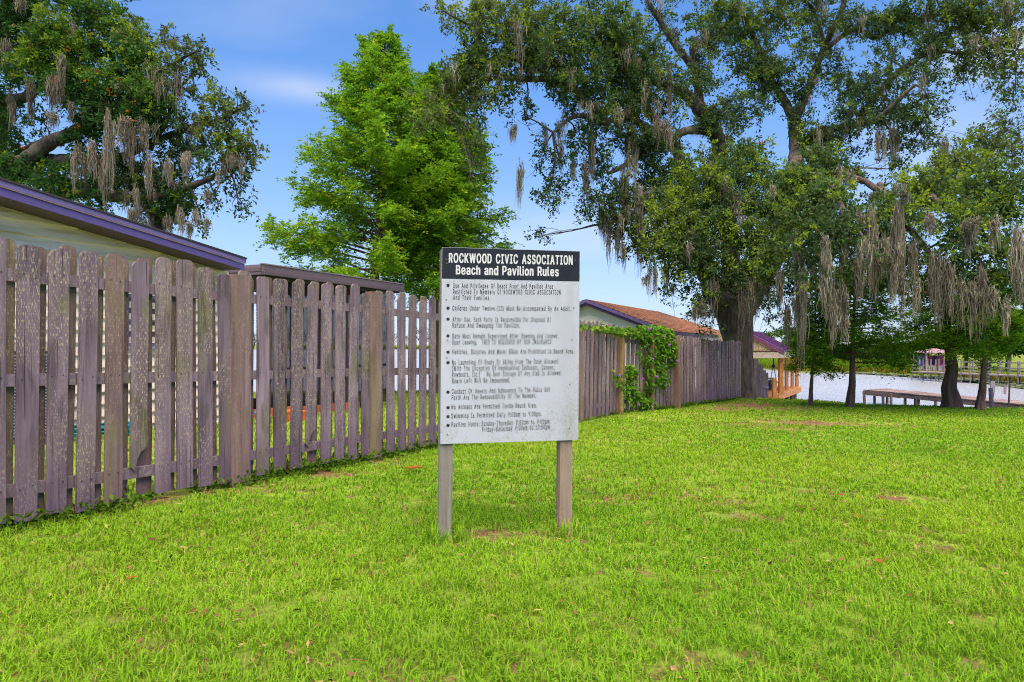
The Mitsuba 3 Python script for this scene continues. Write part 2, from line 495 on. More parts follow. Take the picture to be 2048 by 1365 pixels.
r = np.random.default_rng(160)
n = 24000
y = 3.6 + r.random(n) ** .8 * 24
x = fence_x(y) - .1 - r.random(n) * (3.0 + .35 * y)
k = (y < np.interp(x, SX, SY)) & ((x > -11.3 + .45 * y) | (y > 19))
x, y = x[k], y[k]
m, c = blades(x, y, land(x, y), .085 * (.6 + .7 * r.random(len(x))), (.022 + .0 * x), grass_colour(x, y, r), seed=161)
add('yard_grass', m, 'leaf', label='bright green grass in the yard behind the fence', kind='stuff', color=c)

# rank weeds along the foot of the fence
r = np.random.default_rng(170)
n = 15000
y = 3.5 + r.random(n) * 17
x = fence_x(y) + (r.random(n) ** 1.6) * .32 - .12
dens = meshkit.fbm(np.stack([y * 1.1, x * 0, x * 0], -1), 3, 41)
k = r.random(n) < np.clip((dens - .28) * 3 - (y > 8) * .25, .08, 1)
x, y = x[k], y[k]
n = len(x)
z = land(x, y) + r.random(n) ** 2 * .10
d = unit(np.stack([r.normal(size=n), r.normal(size=n), .25 + r.random(n) * .6], -1))
nn = unit(np.stack([r.normal(size=n) * .6, r.normal(size=n) * .6, np.ones(n)], -1))
col = np.array([.05, .13, .015]) * (.6 + .9 * r.random((n, 1))) + np.array([.06, .06, 0]) * r.random((n, 1))
m, c = leaf_mesh(np.stack([x, y, z], -1), d, nn, .03 + .05 * r.random(n), .016 + .018 * r.random(n), col)
add('fence_weeds', m, 'leaf', label='low leafy weeds along the foot of the wooden fence', kind='stuff', color=c)

# ------------------------------------------------------------------ the sign
sign = thing('rules_sign', 'white association rules sign with navy heading on two wooden posts', 'sign')
SL, SR = np.array([-.4423, 4.237]), np.array([.4293, 4.423])
sd = np.append((SR - SL) / np.linalg.norm(SR - SL), 0)          # along the board
sn = np.array([sd[1], -sd[0], 0])                                  # towards the camera
sw, sh = float(np.linalg.norm(SR - SL)), 1.22
su = np.array([.009, 0, 1.0]); su /= np.linalg.norm(su)
s0 = np.array([SL[0] - .004, SL[1], H - .615])


def S(u, v, d=0):
    return s0 + sd * u + su * v + sn * d


def sign_plate(u0, u1, v0, v1, d0, d1):
    vs = np.array([S(u, v, d) for d in (d0, d1) for v in (v0, v1) for u in (u0, u1)])
    uv = np.array([(u, v) for d in (d0, d1) for v in (v0, v1) for u in (u0, u1)])
    f = np.array([[4, 5, 7], [4, 7, 6], [0, 2, 3], [0, 3, 1], [0, 1, 5], [0, 5, 4], [2, 6, 7], [2, 7, 3], [0, 4, 6], [0, 6, 2], [1, 3, 7], [1, 7, 5]])
    return (vs, f), uv


m, uv = sign_plate(0, sw, 0, sh, 0, .012)
board = add('board', m, 'sign_paint', sign, uv=uv)
vh = sh - .195
m, uv = sign_plate(.001, sw - .001, vh, sh - .002, .012, .0135)
head = add('heading', m, 'sign_navy', sign, uv=uv, label='navy heading band across the top of the board')


def sign_uv(px, py):
    """Board coordinates of a photo pixel on the sign's face (intersection of its ray with the board)."""
    o = np.array([0, 0, H]); d = P(px, py, 1.0) - o
    nrm = np.cross(sd, su)
    t = np.dot(s0 + sn * .012 - o, nrm) / np.dot(d, nrm)
    q = o + d * t - s0 - sn * .012
    v = q @ su
    return np.dot(q - su * v, sd), v


_glyphs = {}


def glyph(ch, bold):
    """One capital-height-1 character as (vertices 2d, faces), standing at x = 0."""
    if (ch, bold) not in _glyphs:
        t = meshkit.text_mesh(ch, 1.0, .5, bold=bold)
        v = np.array(t.vertices)
        f = t.faces[(v[t.faces][:, :, 2] > .4).all(1)]
        use, inv = np.unique(f, return_inverse=True)
        v = v[use, :2]; v[:, 0] -= v[:, 0].min()
        _glyphs[ch, bold] = (v, inv.reshape(-1, 3))
    return _glyphs[ch, bold]


def line(text, x0, x1, ybase, cap, d, y1=None, bold=True, gap=.17, space=.36, heavy=.0):
    """Condensed lettering fitted between photo columns x0 and x1 on the board, each letter squeezed and set apart."""
    u0, v0 = sign_uv(x0, ybase)
    u1, v1 = sign_uv(x1, ybase if y1 is None else y1)
    h = cap / F * 4.33
    run, inkw, out = [], 0.0, []
    pen = 0.0
    free = 0.0
    for ch in text:
        if ch == ' ':
            free += space; continue
        w = np.ptp(glyph(ch, bold)[0][:, 0]); inkw += w
    n = len(text.replace(' ', ''))
    room = (u1 - u0) / h
    sq = (room - gap * (len(text) - 1) * 1.0 - (space - gap) * text.count(' ')) / inkw
    vs, fs, at = [], [], 0
    for ch in text:
        if ch == ' ':
            pen += space; continue
        v, f = glyph(ch, bold)
        wv = np.stack([v[:, 0] * sq + pen, v[:, 1]], 1) * h
        vs.append(np.array([S(u0 + a, b + v0 + (v1 - v0) * a / max(u1 - u0, 1e-6), d) for a, b in wv]))
        fs.append(f + at); at += len(v)
        if heavy:                                                # a second stroke beside the first makes the letter heavier
            vs.append(np.array([S(u0 + a + heavy, b + v0 + (v1 - v0) * a / max(u1 - u0, 1e-6), d + .0002) for a, b in wv]))
            fs.append(f + at); at += len(v)
        pen += np.ptp(v[:, 0]) * sq + gap
    return trimesh.Trimesh(np.vstack(vs), np.vstack(fs), process=False)


lt = [line('ROCKWOOD CIVIC ASSOCIATION', 897.5, 1144.5, 525.5, 18.0, .0139, 532, gap=.13, space=.38, heavy=.0026), line('Beach and Pavilion Rules', 911.5, 1116.5, 549, 17.5, .0139, 554.5, gap=.13, space=.38, heavy=.0026)]
addc('lettering', cat(lt), (.60, .61, .64), head)
BODY_BOLD = True
BODY = [('Use And Privileges Of Beach Front And Pavilion Area', 906, 1105.5, 577, 580), ('Restricted To Members Of ROCKWOOD CIVIC ASSOCIATION', 906, 1121, 589, 592), ('And Their Families.', 906, 980.5, 600.5, 602),
        ('Children Under Twelve (12) Must Be Accompanied By An Adult.', 904.5, 1141, 622, 625), ('After Use, Each Party Is Responsible For Disposal Of', 905, 1101, 644.5, 646.5),
        ('Refuse And Sweeping The Pavilion.', 905, 1039, 656.5, 657.5), ('Gate Must Remain Supervised After Opening And Locked', 904, 1114, 678, 679), ('Upon Leaving.  THIS IS REQUIRED BY OUR INSURANCE.', 904, 1105, 690, 691),
        ('Vehicles, Bicycles And Motor Bikes Are Prohibited In Beach Area.', 904, 1148, 709.5, 710), ('No Launching Of Boats Or Skiing From The Dock Allowed.', 904, 1117, 730.5, 730), ('(With The Exception Of Handcarried Sailboats, Canoes,', 904, 1109, 742.5, 741.8),
        ('Rowboats, Etc.)   No Boat Storage Of Any Kind Is Allowed.', 904, 1122.5, 754.8, 753.2), ('Boats Left Will Be Impounded.', 904, 1020, 767.5, 766.5), ('Conduct Of Guests And Adherence To The Rules Set', 903.5, 1099, 788.7, 786),
        ('Forth Are The Responsibility Of The Member.', 903.5, 1072, 801, 798), ('No Animals Are Permitted Inside Beach Area.', 903, 1073, 819.5, 817.3), ('Swimming Is Permitted Daily 9:00am to 9:00pm.', 902.5, 1083, 837.5, 834.5),
        ('Pavilion Hours:', 903, 959, 854.8, 853.8), ('Sunday-Thursday', 963, 1025.5, 853.6, 852), ('9:00am to 9:00pm.', 1032, 1101, 851.7, 849.8), ('Friday-Saturday', 964, 1024, 865.3, 863.3), ('9:00am to 10:00pm.', 1030.5, 1102, 863, 860.8)]
addc('lettering', cat([line(t, a, b, y0, 9.6, .0123, y1, bold=BODY_BOLD, gap=.17, space=.42, heavy=.0007) for t, a, b, y0, y1 in BODY]), (.012, .012, .013), board)


def disc(u, v, r, d0, d1, n=18):
    a = np.arange(n) * 2 * np.pi / n
    ring = lambda d: np.array([S(u + r * math.cos(t), v + r * math.sin(t), d) for t in a])
    vs = np.vstack([ring(d0), ring(d1), [S(u, v, d1)]])
    jj = np.arange(n)
    f = np.vstack([np.stack([jj, (jj + 1) % n, (jj + 1) % n + n], 1), np.stack([jj, (jj + 1) % n + n, jj + n], 1), np.stack([jj + n, (jj + 1) % n + n, jj * 0 + 2 * n], 1)])
    return trimesh.Trimesh(vs, f, process=False)


for y in (571.5, 617, 639, 672.5, 705, 726, 785, 816, 834, 851.5):
    u, v = sign_uv(896, y)
    addc('bullet', disc(u, v, .0105, .012, .0128), (.012, .014, .025), board)
for x, y in ((892.5, 600), (895, 681), (893.5, 716.5), (894.5, 870), (1147.5, 618.5), (1143.5, 683), (1139.5, 771.5), (1138.5, 860)):
    u, v = sign_uv(x, y)
    addc('screw', disc(u, v, .0042, .012, .0145, 8), (.05, .045, .045), board)
for x, y in ((892, 519.5), (893.5, 527.5), (1150.5, 523.5)):
    u, v = sign_uv(x, y)
    addc('screw', disc(u, v, .0045, .0135, .016, 8), (.16, .11, .09), head)


def rough_post(u, top, sink, w, d, tint, seed):
    r = np.random.default_rng(seed)
    zs = np.linspace(-1, top, 26)
    vs = []
    g0 = None
    for v in zs:
        for a, b in ((-w, -.003), (w, -.003), (w, -d), (-w, -d)):
            jit = (meshkit.noise(np.array([[a * 40, b * 40, v * 6]]), seed)[0] - .5) * .004
            vs.append(S(u + a + jit, v, b + jit * .5))
    n = len(zs)
    f = []
    for k in range(n - 1):
        for q in range(4):
            a, b = k * 4 + q, k * 4 + (q + 1) % 4
            f += [[a, b, b + 4], [a, b + 4, a + 4]]
    e = (n - 1) * 4
    f += [[e, e + 1, e + 2], [e, e + 2, e + 3]]
    uv = np.tile([[tint, tint]], (len(vs), 1))
    return (np.array(vs), np.array(f)), uv


m, uv = rough_post(.038, sh - .012, 1, .0415, .088, .12, 3)
add('post', m, 'post_wood', sign, uv=uv, label='grey left post with a pale weathered side')
m, uv = rough_post(sw - .075, sh - .02, 1, .0415, .088, .8, 5)
add('post', m, 'post_wood', sign, uv=uv, label='brown right post with deep cracks')

# ------------------------------------------------------------------ the board fence
fence = thing('wooden_fence', 'weathered purplish grey shadowbox board fence with dog eared pickets along the lawn', 'fence')


def picket(base, along, nrm, up, w, h, t, seed, ear=.03, broken=None):
    """A dog eared board with worn edges: base = middle of its foot, along = its width, nrm = its face."""
    r = np.random.default_rng(seed)
    e1, e2 = ear * (.7 + .7 * r.random()), ear * (.7 + .7 * r.random())
    bot = 0.0
    prof = [(-w / 2, bot + .012 * r.random()), (w / 2, bot + .012 * r.random())]
    if broken:
        prof = [(-w / 2, broken + .02), (-w / 2 + .3 * w, broken - .02), (-.12 * w, broken + .05), (.1 * w, broken + .12), (w / 2, broken + .16)]
    for v in (.45, .9, 1.35):
        prof.append((w / 2 + (r.random() - .5) * .005, v * h / 1.83))
    prof += [(w / 2, h - e2 * 1.1), (w / 2 - e2 * .45, h - e2 * .35), (w / 2 - e2 * .95, h - .004 * r.random()), (0.01, h + .004 * r.random()), (-w / 2 + e1 * .95, h - .006 * r.random()), (-w / 2 + e1 * .4, h - e1 * .4), (-w / 2, h - e1 * 1.15)]
    for v in (1.35, .9, .45):
        prof.append((-w / 2 + (r.random() - .5) * .005, v * h / 1.83))
    p = np.array(prof)
    n = len(p)
    cup = (r.random() - .5) * .006
    warp = (r.random() - .5) * .03
    front = base + p[:, :1] * along + p[:, 1:] * up + nrm * (cup * (p[:, :1] / w * 2) ** 2 + warp * np.sin(p[:, 1:] / h * 3) * .4)
    back = front - nrm * t
    c = trimesh.creation.triangulate_polygon
    from shapely.geometry import Polygon
    pv, pf = trimesh.creation.triangulate_polygon(Polygon(p), engine='earcut')
    idx = np.array([np.argmin(((p - q) ** 2).sum(1)) for q in pv])
    pf = idx[pf]
    k = np.arange(n)
    f = np.vstack([pf, pf[:, ::-1] + n, np.stack([k, k + n, (k + 1) % n], 1), np.stack([(k + 1) % n, k + n, (k + 1) % n + n], 1)])
    return trimesh.Trimesh(np.vstack([front, back]), f, process=False)


def wood_uv(m, tone, kind=0.0):
    return np.tile([[tone, kind]], (len(m.vertices), 1))


def fence_run(a, b, fenceid, posts, seed, dense=False, sag=0.0, lean=.012, tone0=.5, hgt=1.83):
    """Bays of shadowbox fence between consecutive post points on the ground line."""
    r = np.random.default_rng(seed)
    for q, (p0, p1) in enumerate(zip(posts[:-1], posts[1:])):
        p0, p1 = np.array(p0), np.array(p1)
        L = np.linalg.norm(p1 - p0)
        al2 = (p1 - p0) / L
        along = np.array([al2[0], al2[1], 0])
        nrm = np.array([al2[1], -al2[0], 0])
        if nrm[1] > 0:
            nrm = -nrm
        z0, z1 = land(*p0), land(*p1)
        panel = key(f'{fenceid}__panel')
        n = max(2, int(round(L / .203)))
        st = L / n
        yield panel, p0, p1, along, nrm, z0, z1, n, st, r, q


def build_fence(posts, seed, pbrown, lean_fn, broken=()):
    cnt = 0
    for panel, p0, p1, along, nrm, z0, z1, n, st, r, q in fence_run(None, None, fence, posts, seed):
        rail_dir = np.array([p1[0] - p0[0], p1[1] - p0[1], z1 - z0])
        tilt = rail_dir / np.linalg.norm(rail_dir)
        for hgt in (.25, .975, 1.665 if p0[1] < 12.6 else 1.56):
            a = np.array([*p0, z0 + hgt]); b = np.array([*p1, z1 + hgt])
            m = bar(a, b, .036, .082)
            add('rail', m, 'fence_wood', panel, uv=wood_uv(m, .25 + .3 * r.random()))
        nails = []
        for k in range(n):
            for side in (0, 1):
                s = (k + (.5 if side == 0 else 1.0)) * st - (.017 if side else 0)
                if side == 1 and k == n - 1:
                    continue
                g2 = p0 + along[:2] * s
                zg = land(*g2)
                ln = lean_fn(g2) + r.normal() * .006
                up = unit(np.array([0, 0, 1.0]) + along * ln + nrm * r.normal() * .004)
                off = (.0195 if side == 0 else -.0195 - .019) + .019 * (side == 0)
                base = np.array([*g2, zg + .015 + .035 * r.random()]) + nrm * (off if side == 0 else off + .019)
                base = base - along * ln * .9
                if side == 0:
                    base = np.array([*g2, zg + .035 + .03 * r.random()]) + nrm * .038 - along * ln * .9
                else:
                    base = np.array([*g2, zg + .035 + .03 * r.random()]) - nrm * .0195 - along * ln * .9
                br = .22 if (side == 0 and (q, k) in broken) else None
                m = picket(base, along, nrm, up, (.130 if side == 0 else .118) + .003 * r.normal(), 1.835 - .14 * float(np.clip((g2[1] - 12.5) / 6, 0, 1)) + .02 * r.normal(), .0175, int(r.integers(1e9)), broken=br)
                kind = .4 * r.random() if r.random() < .05 else .0
                if side == 0 and br is None:
                    for hgt in (.25, .975, 1.665 if p0[1] < 12.6 else 1.56):
                        for du in (-.034, .034):
                            c_ = base + along * (du + .004 * r.normal()) + up * (hgt - .03 + .008 * r.normal()) + nrm * .0012
                            nails.append(obox(c_, along, up, nrm, .0085, .0085, .004))
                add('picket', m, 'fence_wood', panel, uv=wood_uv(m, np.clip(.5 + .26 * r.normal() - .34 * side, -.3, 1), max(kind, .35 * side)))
        addc('nails', cat(nails), (.05, .04, .045), panel, kind='stuff')


line1 = lambda Y: np.array([-1.615 + .5555 * (Y - 7.5), Y])
seg2 = lambda Y: np.array([2.162 + .7366 * (Y - 14.3), Y])
pA = [line1(v) for v in (2.72, 4.30, 5.99, 7.57, 9.2, 10.9, 12.65, 14.3)]
pB = [seg2(v) for v in (14.3, 15.5, 16.7, 18.0, 19.4, 20.8)]
build_fence(pA, 51, None, lambda g: .006 + .03 * np.clip((g[1] - 11) / 3, 0, 1) + .012 * math.sin(g[1] * 3), broken=((1, 5), (2, 4)))
build_fence(pB, 52, None, lambda g: .035 * np.clip((16.5 - g[1]) / 2, -.1, 1), broken=())


def fence_post(g2, along, nrm, seed, lean=0.0, front=True, kind=1.0, tone=.5, h=1.86, w=.09):
    r = np.random.default_rng(seed)
    z = land(*g2)
    up = unit(np.array([0, 0, 1.0]) + along * lean)
    c = np.array([*g2, z - .2]) + nrm * (.012 if front else -.02) - along * lean * .9
    zs = np.linspace(0, h + .2, 14)
    vs = []
    for v in zs:
        for a, b in ((-1, 1), (1, 1), (1, -1), (-1, -1)):
            jit = (r.random() - .5) * .003
            vs.append(c + up * v + along * (a * w / 2 + jit) + nrm * (b * w / 2 + jit))
    f = []
    for k in range(len(zs) - 1):
        for q in range(4):
            a, b = k * 4 + q, k * 4 + (q + 1) % 4
            f += [[a, b + 4, b], [a, a + 4, b + 4]]
    e = (len(zs) - 1) * 4
    f += [[e, e + 2, e + 1], [e, e + 3, e + 2]]
    m = trimesh.Trimesh(np.array(vs), f, process=False)
    return add('post', m, 'fence_wood', fence, uv=wood_uv(m, tone, kind))


alA = np.array([.5555, 1, 0]) / math.hypot(.5555, 1); nA = np.array([alA[1], -alA[0], 0])
alB = np.array([.7366, 1, 0]) / math.hypot(.7366, 1); nB = np.array([alB[1], -alB[0], 0])
for k, p in enumerate(pA[:-1]):
    fence_post(p, alA, nA * 1.0 if k not in (3,) else nA, 600 + k, kind=.6 if k in (1, 2, 3, 6) else .3, tone=.45 + .1 * (k % 3), lean=.004)
    if k in (2, 3):                                              # the doubled post where two bays meet
        fence_post(p + alA[:2] * .085, alA, nA, 640 + k, kind=.45, tone=.75, lean=.004)
for k, (p, ln, kd) in enumerate(zip(pB, (.055, .05, -.03, 0, 0, 0), (.9, .8, 1, .5, .4, .4))):
    fence_post(p, alB, nB * 2.6 if k < 3 else nB * .3, 660 + k, kind=1.0 if k < 3 else .4, tone=.85 if k < 3 else .5, lean=ln, h=1.74, w=.115 if k < 3 else .09)

# mossy boards stepping down to the water behind the big oak
lf = thing('lakeside_fence', 'dark mossy board fence stepping down to the water beside the big oak', 'fence')
for k, (px0, px1, top, bot, dep, tone) in enumerate(((1500, 1506, 692, 806, 21.3, .2), (1507, 1517, 718, 806, 21.6, .55), (1517, 1524, 729, 806, 22.0, .4), (1523.5, 1527, 736, 806, 22.3, .15), (1527, 1532, 741, 806, 22.6, .35), (1532, 1536.5, 746, 806, 22.9, .05))):
    a, b = P(px0, bot, dep), P(px1, bot, dep + .15)
    a[2] = b[2] = min(a[2], b[2])
    h = P(px0, top, dep)[2] - a[2]
    al = b - a; wd = np.linalg.norm(al); al /= wd
    m = picket((a + b) / 2, al, np.array([al[1], -al[0], 0]), np.array([0, 0, 1.0]), wd * .97, h, .025, 700 + k, ear=.02)
    add('picket', m, 'fence_wood', lf, uv=wood_uv(m, tone * .9 - .85, 0))
m = bar(P(1500, 770, 21.4), P(1536, 775, 22.95), .04, .09); add('rail', m, 'fence_wood', lf, uv=wood_uv(m, .1))

# ------------------------------------------------------------------ left house
WD = np.array([.45, 1, 0]) / math.hypot(.45, 1)                   # along the wall, away from the camera
WN = np.array([WD[1], -WD[0], 0])                                  # out of the wall, towards the lawn
W0 = np.array([-11.14 + .45 * 7.0, 7.0, 0])


def Wp(s, z, out=0.0):
    return W0 + WD * s + WN * out + np.array([0, 0, z])


def wall_s(px):
    k = (px - 1024) / F
    Y = -11.14 / (k - .45)
    return (Y - 7.0) / WD[1]


def wall_yz(px, py, out=0.0):
    """Along-wall distance and height of a photo pixel on the plane `out` metres in front of the wall."""
    o = np.array([0, 0, H]); d = P(px, py, 1.0) - o
    t = np.dot(W0 + WN * out - o, WN) / np.dot(d, WN)
    q = o + d * t
    return np.dot(q - W0 - WN * out, WD), q[2]


house = thing('white_house', 'cream sided house with purple painted eaves behind the left fence', 'house')
sa, za = wall_yz(0, 413)
sb, zb = wall_yz(440, 541)
slope = (zb - za) / (sb - sa)
soff = lambda s: za + slope * (s - sa)                             # the soffit line on the wall
s_end = wall_s(470)
OUT = .55
z = -.45
k = 0
s_start = -3.0
sc1, zc1 = wall_yz(0, 436); lap = .19
base_z = za - .33 - 17 * lap
while base_z + k * lap < soff(s_start):
    z0 = base_z + k * lap; z1 = z0 + lap
    # right end where the board meets the soffit
    e0 = min(s_end, sa + (z0 - za) / slope); e1 = min(s_end, sa + (z1 - za) / slope)
    if e0 > s_start + .1:
        e1 = max(e1, s_start + .05)
        vs = np.array([Wp(s_start, z0 - .004, .060), Wp(e0, z0 - .004, .060), Wp(e1, z1, .004), Wp(s_start, z1, .004), Wp(s_start, z0, -.02), Wp(e0, z0, -.02), Wp(e1, z1, -.02), Wp(s_start, z1, -.02)])
        f = np.array([[0, 1, 2], [0, 2, 3], [4, 6, 5], [4, 7, 6], [0, 5, 1], [0, 4, 5], [1, 5, 6], [1, 6, 2], [3, 2, 6], [3, 6, 7], [0, 3, 7], [0, 7, 4]])
        add('siding_board', (vs, f), 'siding', house)
    k += 1
# end wall of the house, turned away from the lawn, and the slab it stands on
addc('end_wall', obox(Wp(s_end, .65, -3.05), WN, WD, [0, 0, 1], 6.0, .12, 2.3), (.58, .55, .48), house)
m = obox(Wp((s_start + s_end) / 2, -.42, -1.0), WD, WN, [0, 0, 1], s_end - s_start, 1.96, .3); addc('foundation', m, (.30, .17, .13), house)
PUR, PUR2 = (.12, .09, .28), (.18, .145, .34)


def slab(s0, s1, o0, o1, dz0, dz1):
    """A board that follows the sloping roof edge, between two distances out of the wall."""
    vs = np.array([Wp(s, soff(s) + dz, o) for o in (o0, o1) for dz in (dz0, dz1) for s in (s0, s1)])
    f = np.array([[0, 2, 3], [0, 3, 1], [4, 5, 7], [4, 7, 6], [0, 1, 5], [0, 5, 4], [2, 6, 7], [2, 7, 3], [0, 4, 6], [0, 6, 2], [1, 3, 7], [1, 7, 5]])
    return (vs, f)


re = wall_yz(487, 545, OUT)[0]
addc('soffit', slab(s_start, re, -.02, OUT, 0, .012), (.09, .06, .055), house)
addc('fascia', slab(s_start, re, OUT + .001, OUT + .026, -.012, .098), PUR, house, label='purple lower fascia board')
addc('drip_edge', slab(s_start, re, OUT + .027, OUT + .045, .10, .108), (.42, .28, .25), house)
addc('fascia', slab(s_start, re + .02, OUT + .001, OUT + .048, .112, .185), PUR2, house, label='paler purple upper fascia board')
addc('roof', slab(s_start, re + .03, -6.0, OUT + .065, .19, .215), (.06, .05, .048), house, label='thin dark shingle edge of the roof')
# the window seen between the pickets
swa, zwt = wall_yz(246, 588); swb, zwb = wall_yz(347, 693)
win = key(f'{house}__window')
fr = []
for (a, b, c, d) in ((swa, swb, zwt - .06, zwt), (swa, swb, zwb, zwb + .05), (swa, swa + .05, zwb + .05, zwt - .06), (swb - .05, swb, zwb + .05, zwt - .06), (swa + .05, swb - .05, (zwt + zwb) / 2 - .02, (zwt + zwb) / 2 + .02)):
    fr.append(obox(Wp((a + b) / 2, (c + d) / 2, .045), WD, WN, [0, 0, 1], b - a, .06, d - c))
addc('frame', cat(fr), (.15, .13, .20), win)
addc('blind', obox(Wp((swa + swb) / 2, (zwt + zwb) / 2, .028), WD, WN, [0, 0, 1], swb - swa - .1, .006, zwt - zwb - .1), (.10, .085, .14), win)
add('pane', obox(Wp((swa + swb) / 2, (zwt + zwb) / 2, .05), WD, WN, [0, 0, 1], swb - swa - .1, .004, zwt - zwb - .1), 'glass', win)
addc('sill', obox(Wp((swa + swb) / 2, zwb - .02, .06), WD, WN, [0, 0, 1], swb - swa + .08, .10, .035), (.36, .33, .45), win)

# air conditioner at the wall, hose, edging bricks
ac = thing('air_conditioner', 'grey louvred air conditioner unit standing by the house wall behind the fence', 'air conditioner')
sA, zA = wall_yz(14, 703, .75); sB, zB = wall_yz(117, 885, .75)
zb0 = land(*Wp(sA, 0, .75)[:2])
ac_c = (sA + sB) / 2; ac_w = sB - sA
addc('base', obox(Wp(ac_c, zb0 + .04, .45), WD, WN, [0, 0, 1], ac_w + .1, .75, .1), (.10, .09, .09), ac)
addc('cabinet', obox(Wp(ac_c, (zb0 + .09 + zA) / 2, .45), WD, WN, [0, 0, 1], ac_w - .05, .58, zA - zb0 - .09), (.16, .15, .2), ac)
nl = 26
for k in range(nl):
    zz = zb0 + .12 + (zA - zb0 - .16) * (k + .5) / nl
    addc('slat', obox(Wp(ac_c, zz, .752), WD, unit(WN + np.array([0, 0, -.5])), unit(np.array([0, 0, 1]) + .5 * WN), ac_w, .03, .014), (.33, .33, .42), ac)
addc('lid', obox(Wp(ac_c, zA + .045, .45), WD, WN, [0, 0, 1], ac_w + .03, .64, .09), (.52, .47, .42), ac)
tub = thing('plastic_tub', 'small blue plastic tub lying on top of the air conditioner', 'tub')
pt = Wp(*wall_yz(52, 681, .6), .6); pt[2] = zA + .09
for nm, h0, h1, r0, r1 in (('body', 0, .075, .10, .12), ('rim', .075, .09, .13, .13)):
    m = tube([pt + [0, 0, h0], pt + [0, 0, h1]], [r0, r1], 14); addc(nm, m, (.03, .16, .50), tub)
hose = thing('garden_hose', 'teal garden hose coiled on the grass at the house wall', 'hose')
hs, hz = wall_yz(205, 870, .5)
pts = []
for t in np.linspace(0, 7 * 2 * np.pi, 170):
    rr = .30 + .05 * math.sin(t * .37)
    q = Wp(hs + rr * 1.9 * math.cos(t), 0, .55 + rr * .8 * math.sin(t))
    q[2] = land(q[0], q[1]) + .03 + .026 * t / 6.28 * .8
    pts.append(q)
addc('coil', tube(pts, .016, 6), (.01, .24, .30), hose)

# brick edging and pots further down the yard
edge = thing('brick_edging', 'row of orange red edging bricks in the yard behind the fence', 'edging')
for k in range(26):
    s = k / 25
    px, py = 512 + (712 - 512) * s, 838 - 17 * s
    g2 = on_ground(px, py)
    c = np.array([g2[0], g2[1], land(*g2) + .09])
    al = unit(np.append(on_ground(712, 821) - on_ground(512, 838), 0))
    nn = np.array([al[1], -al[0], 0])
    Lb = np.linalg.norm(on_ground(712, 821) - on_ground(512, 838)) / 25
    addc('brick', obox(c, al, nn, [0, 0, 1], Lb * .94, .11, .19 + .03 * rng.random()), np.array((.42, .12, .065)) * (.75 + .5 * rng.random()), edge)
bed = thing('planter_bed', 'dark brown timber planter bed behind the row of bricks', 'planter')
a, b = on_ground(505, 820), on_ground(700, 812)
a3, b3 = np.array([*a, land(*a) + .12]), np.array([*b, land(*b) + .12])
addc('board', bar(a3, b3, .05, .30), (.07, .05, .055), bed)
off = np.array([-.25, .9, 0])
addc('board', bar(a3 + off, b3 + off, .05, .30), (.07, .05, .055), bed)
addc('soil', obox((a3 + b3) / 2 + off / 2, unit(b3 - a3), unit(off), np.array([0, 0, 1]), np.linalg.norm(b3 - a3), .85, .2), (.05, .035, .03), bed)


def pot(px, py, r, h, col, label, group=None):
    g2 = on_ground(px, py)
    z = land(*g2)
    t = thing('flower_pot', label, 'pot', group)
    p = np.array([*g2, z])
    addc('body', tube([p, p + [0, 0, h * .82]], [r * .7, r * .95], 16), col, t)
    addc('rim', tube([p + [0, 0, h * .82], p + [0, 0, h]], [r * 1.1, r * 1.12], 16), np.array(col) * 1.1, t)


pot(581, 845, .09, .22, (.60, .13, .03), 'orange clay pot beside the bricks, nearer the porch corner')
pot(609, 842, .08, .19, (.60, .13, .03), 'orange clay pot beside the bricks, the one nearer the lake')
pot(490, 849, .10, .22, (.02, .26, .33), 'teal pot right behind the doubled fence post')
pot(521, 846, .10, .2, (.02, .26, .33), 'teal pot beside the end of the brick row')

# ------------------------------------------------------------------ screened porch
porch = thing('screened_porch', 'flat roofed dark screened porch with brown fascia beyond the fence', 'porch')
ps0 = wall_yz(525, 530, .3)[0]; ps1 = wall_yz(806, 577, .3)[0]
zt = wall_yz(525, 529, .3)[1]
fh = zt - wall_yz(525, 549.5, .3)[1]
FB = (.155, .115, .135)
addc('fascia', obox(Wp((ps0 + ps1) / 2, zt - fh * .36, .30), WD, WN, [0, 0, 1], ps1 - ps0, .05, fh * .72), FB, porch)
addc('gutter', obox(Wp((ps0 + ps1) / 2, zt - fh * .86, .31), WD, WN, [0, 0, 1], ps1 - ps0 - .02, .09, fh * .27), np.array(FB) * .8, porch)
addc('roof_edge', obox(Wp((ps0 + ps1) / 2, zt + .012, .29), WD, WN, [0, 0, 1], ps1 - ps0 + .03, .10, .022), (.27, .22, .22), porch)
for q, (o, hh) in enumerate(((.0, .40), (.012, .28), (.0, .27))):
    addc('end_fascia', obox(Wp(ps0 - .002 - o, zt - fh * (.2, .55, .86)[q], -1.2), WN, WD, [0, 0, 1], 2.94, .05, fh * hh * .95), np.array(FB) * (1.15, .9, 1.05)[q], porch)
addc('roof', obox(Wp((ps0 + ps1) / 2, zt - .04, -1.4), WD, WN, [0, 0, 1], ps1 - ps0 - .06, 3.3, .06), (.12, .10, .10), porch)
addc('ceiling', obox(Wp((ps0 + ps1) / 2, zt - fh - .01, -1.35), WD, WN, [0, 0, 1], ps1 - ps0 - .1, 3.2, .03), (.05, .045, .05), porch)
pg = -.40
for k in range(6):
    s = ps0 + .25 + (ps1 - ps0 - .4) * k / 5
    gz = land(*Wp(s, 0, .0)[:2])
    addc('post', obox(Wp(s, (zt - fh - .03 + gz) / 2, .0), WD, WN, [0, 0, 1], .075, .075, zt - fh - gz - .03), (.05, .042, .045), porch)
gz = land(*Wp((ps0 + ps1) / 2, 0, 0)[:2])
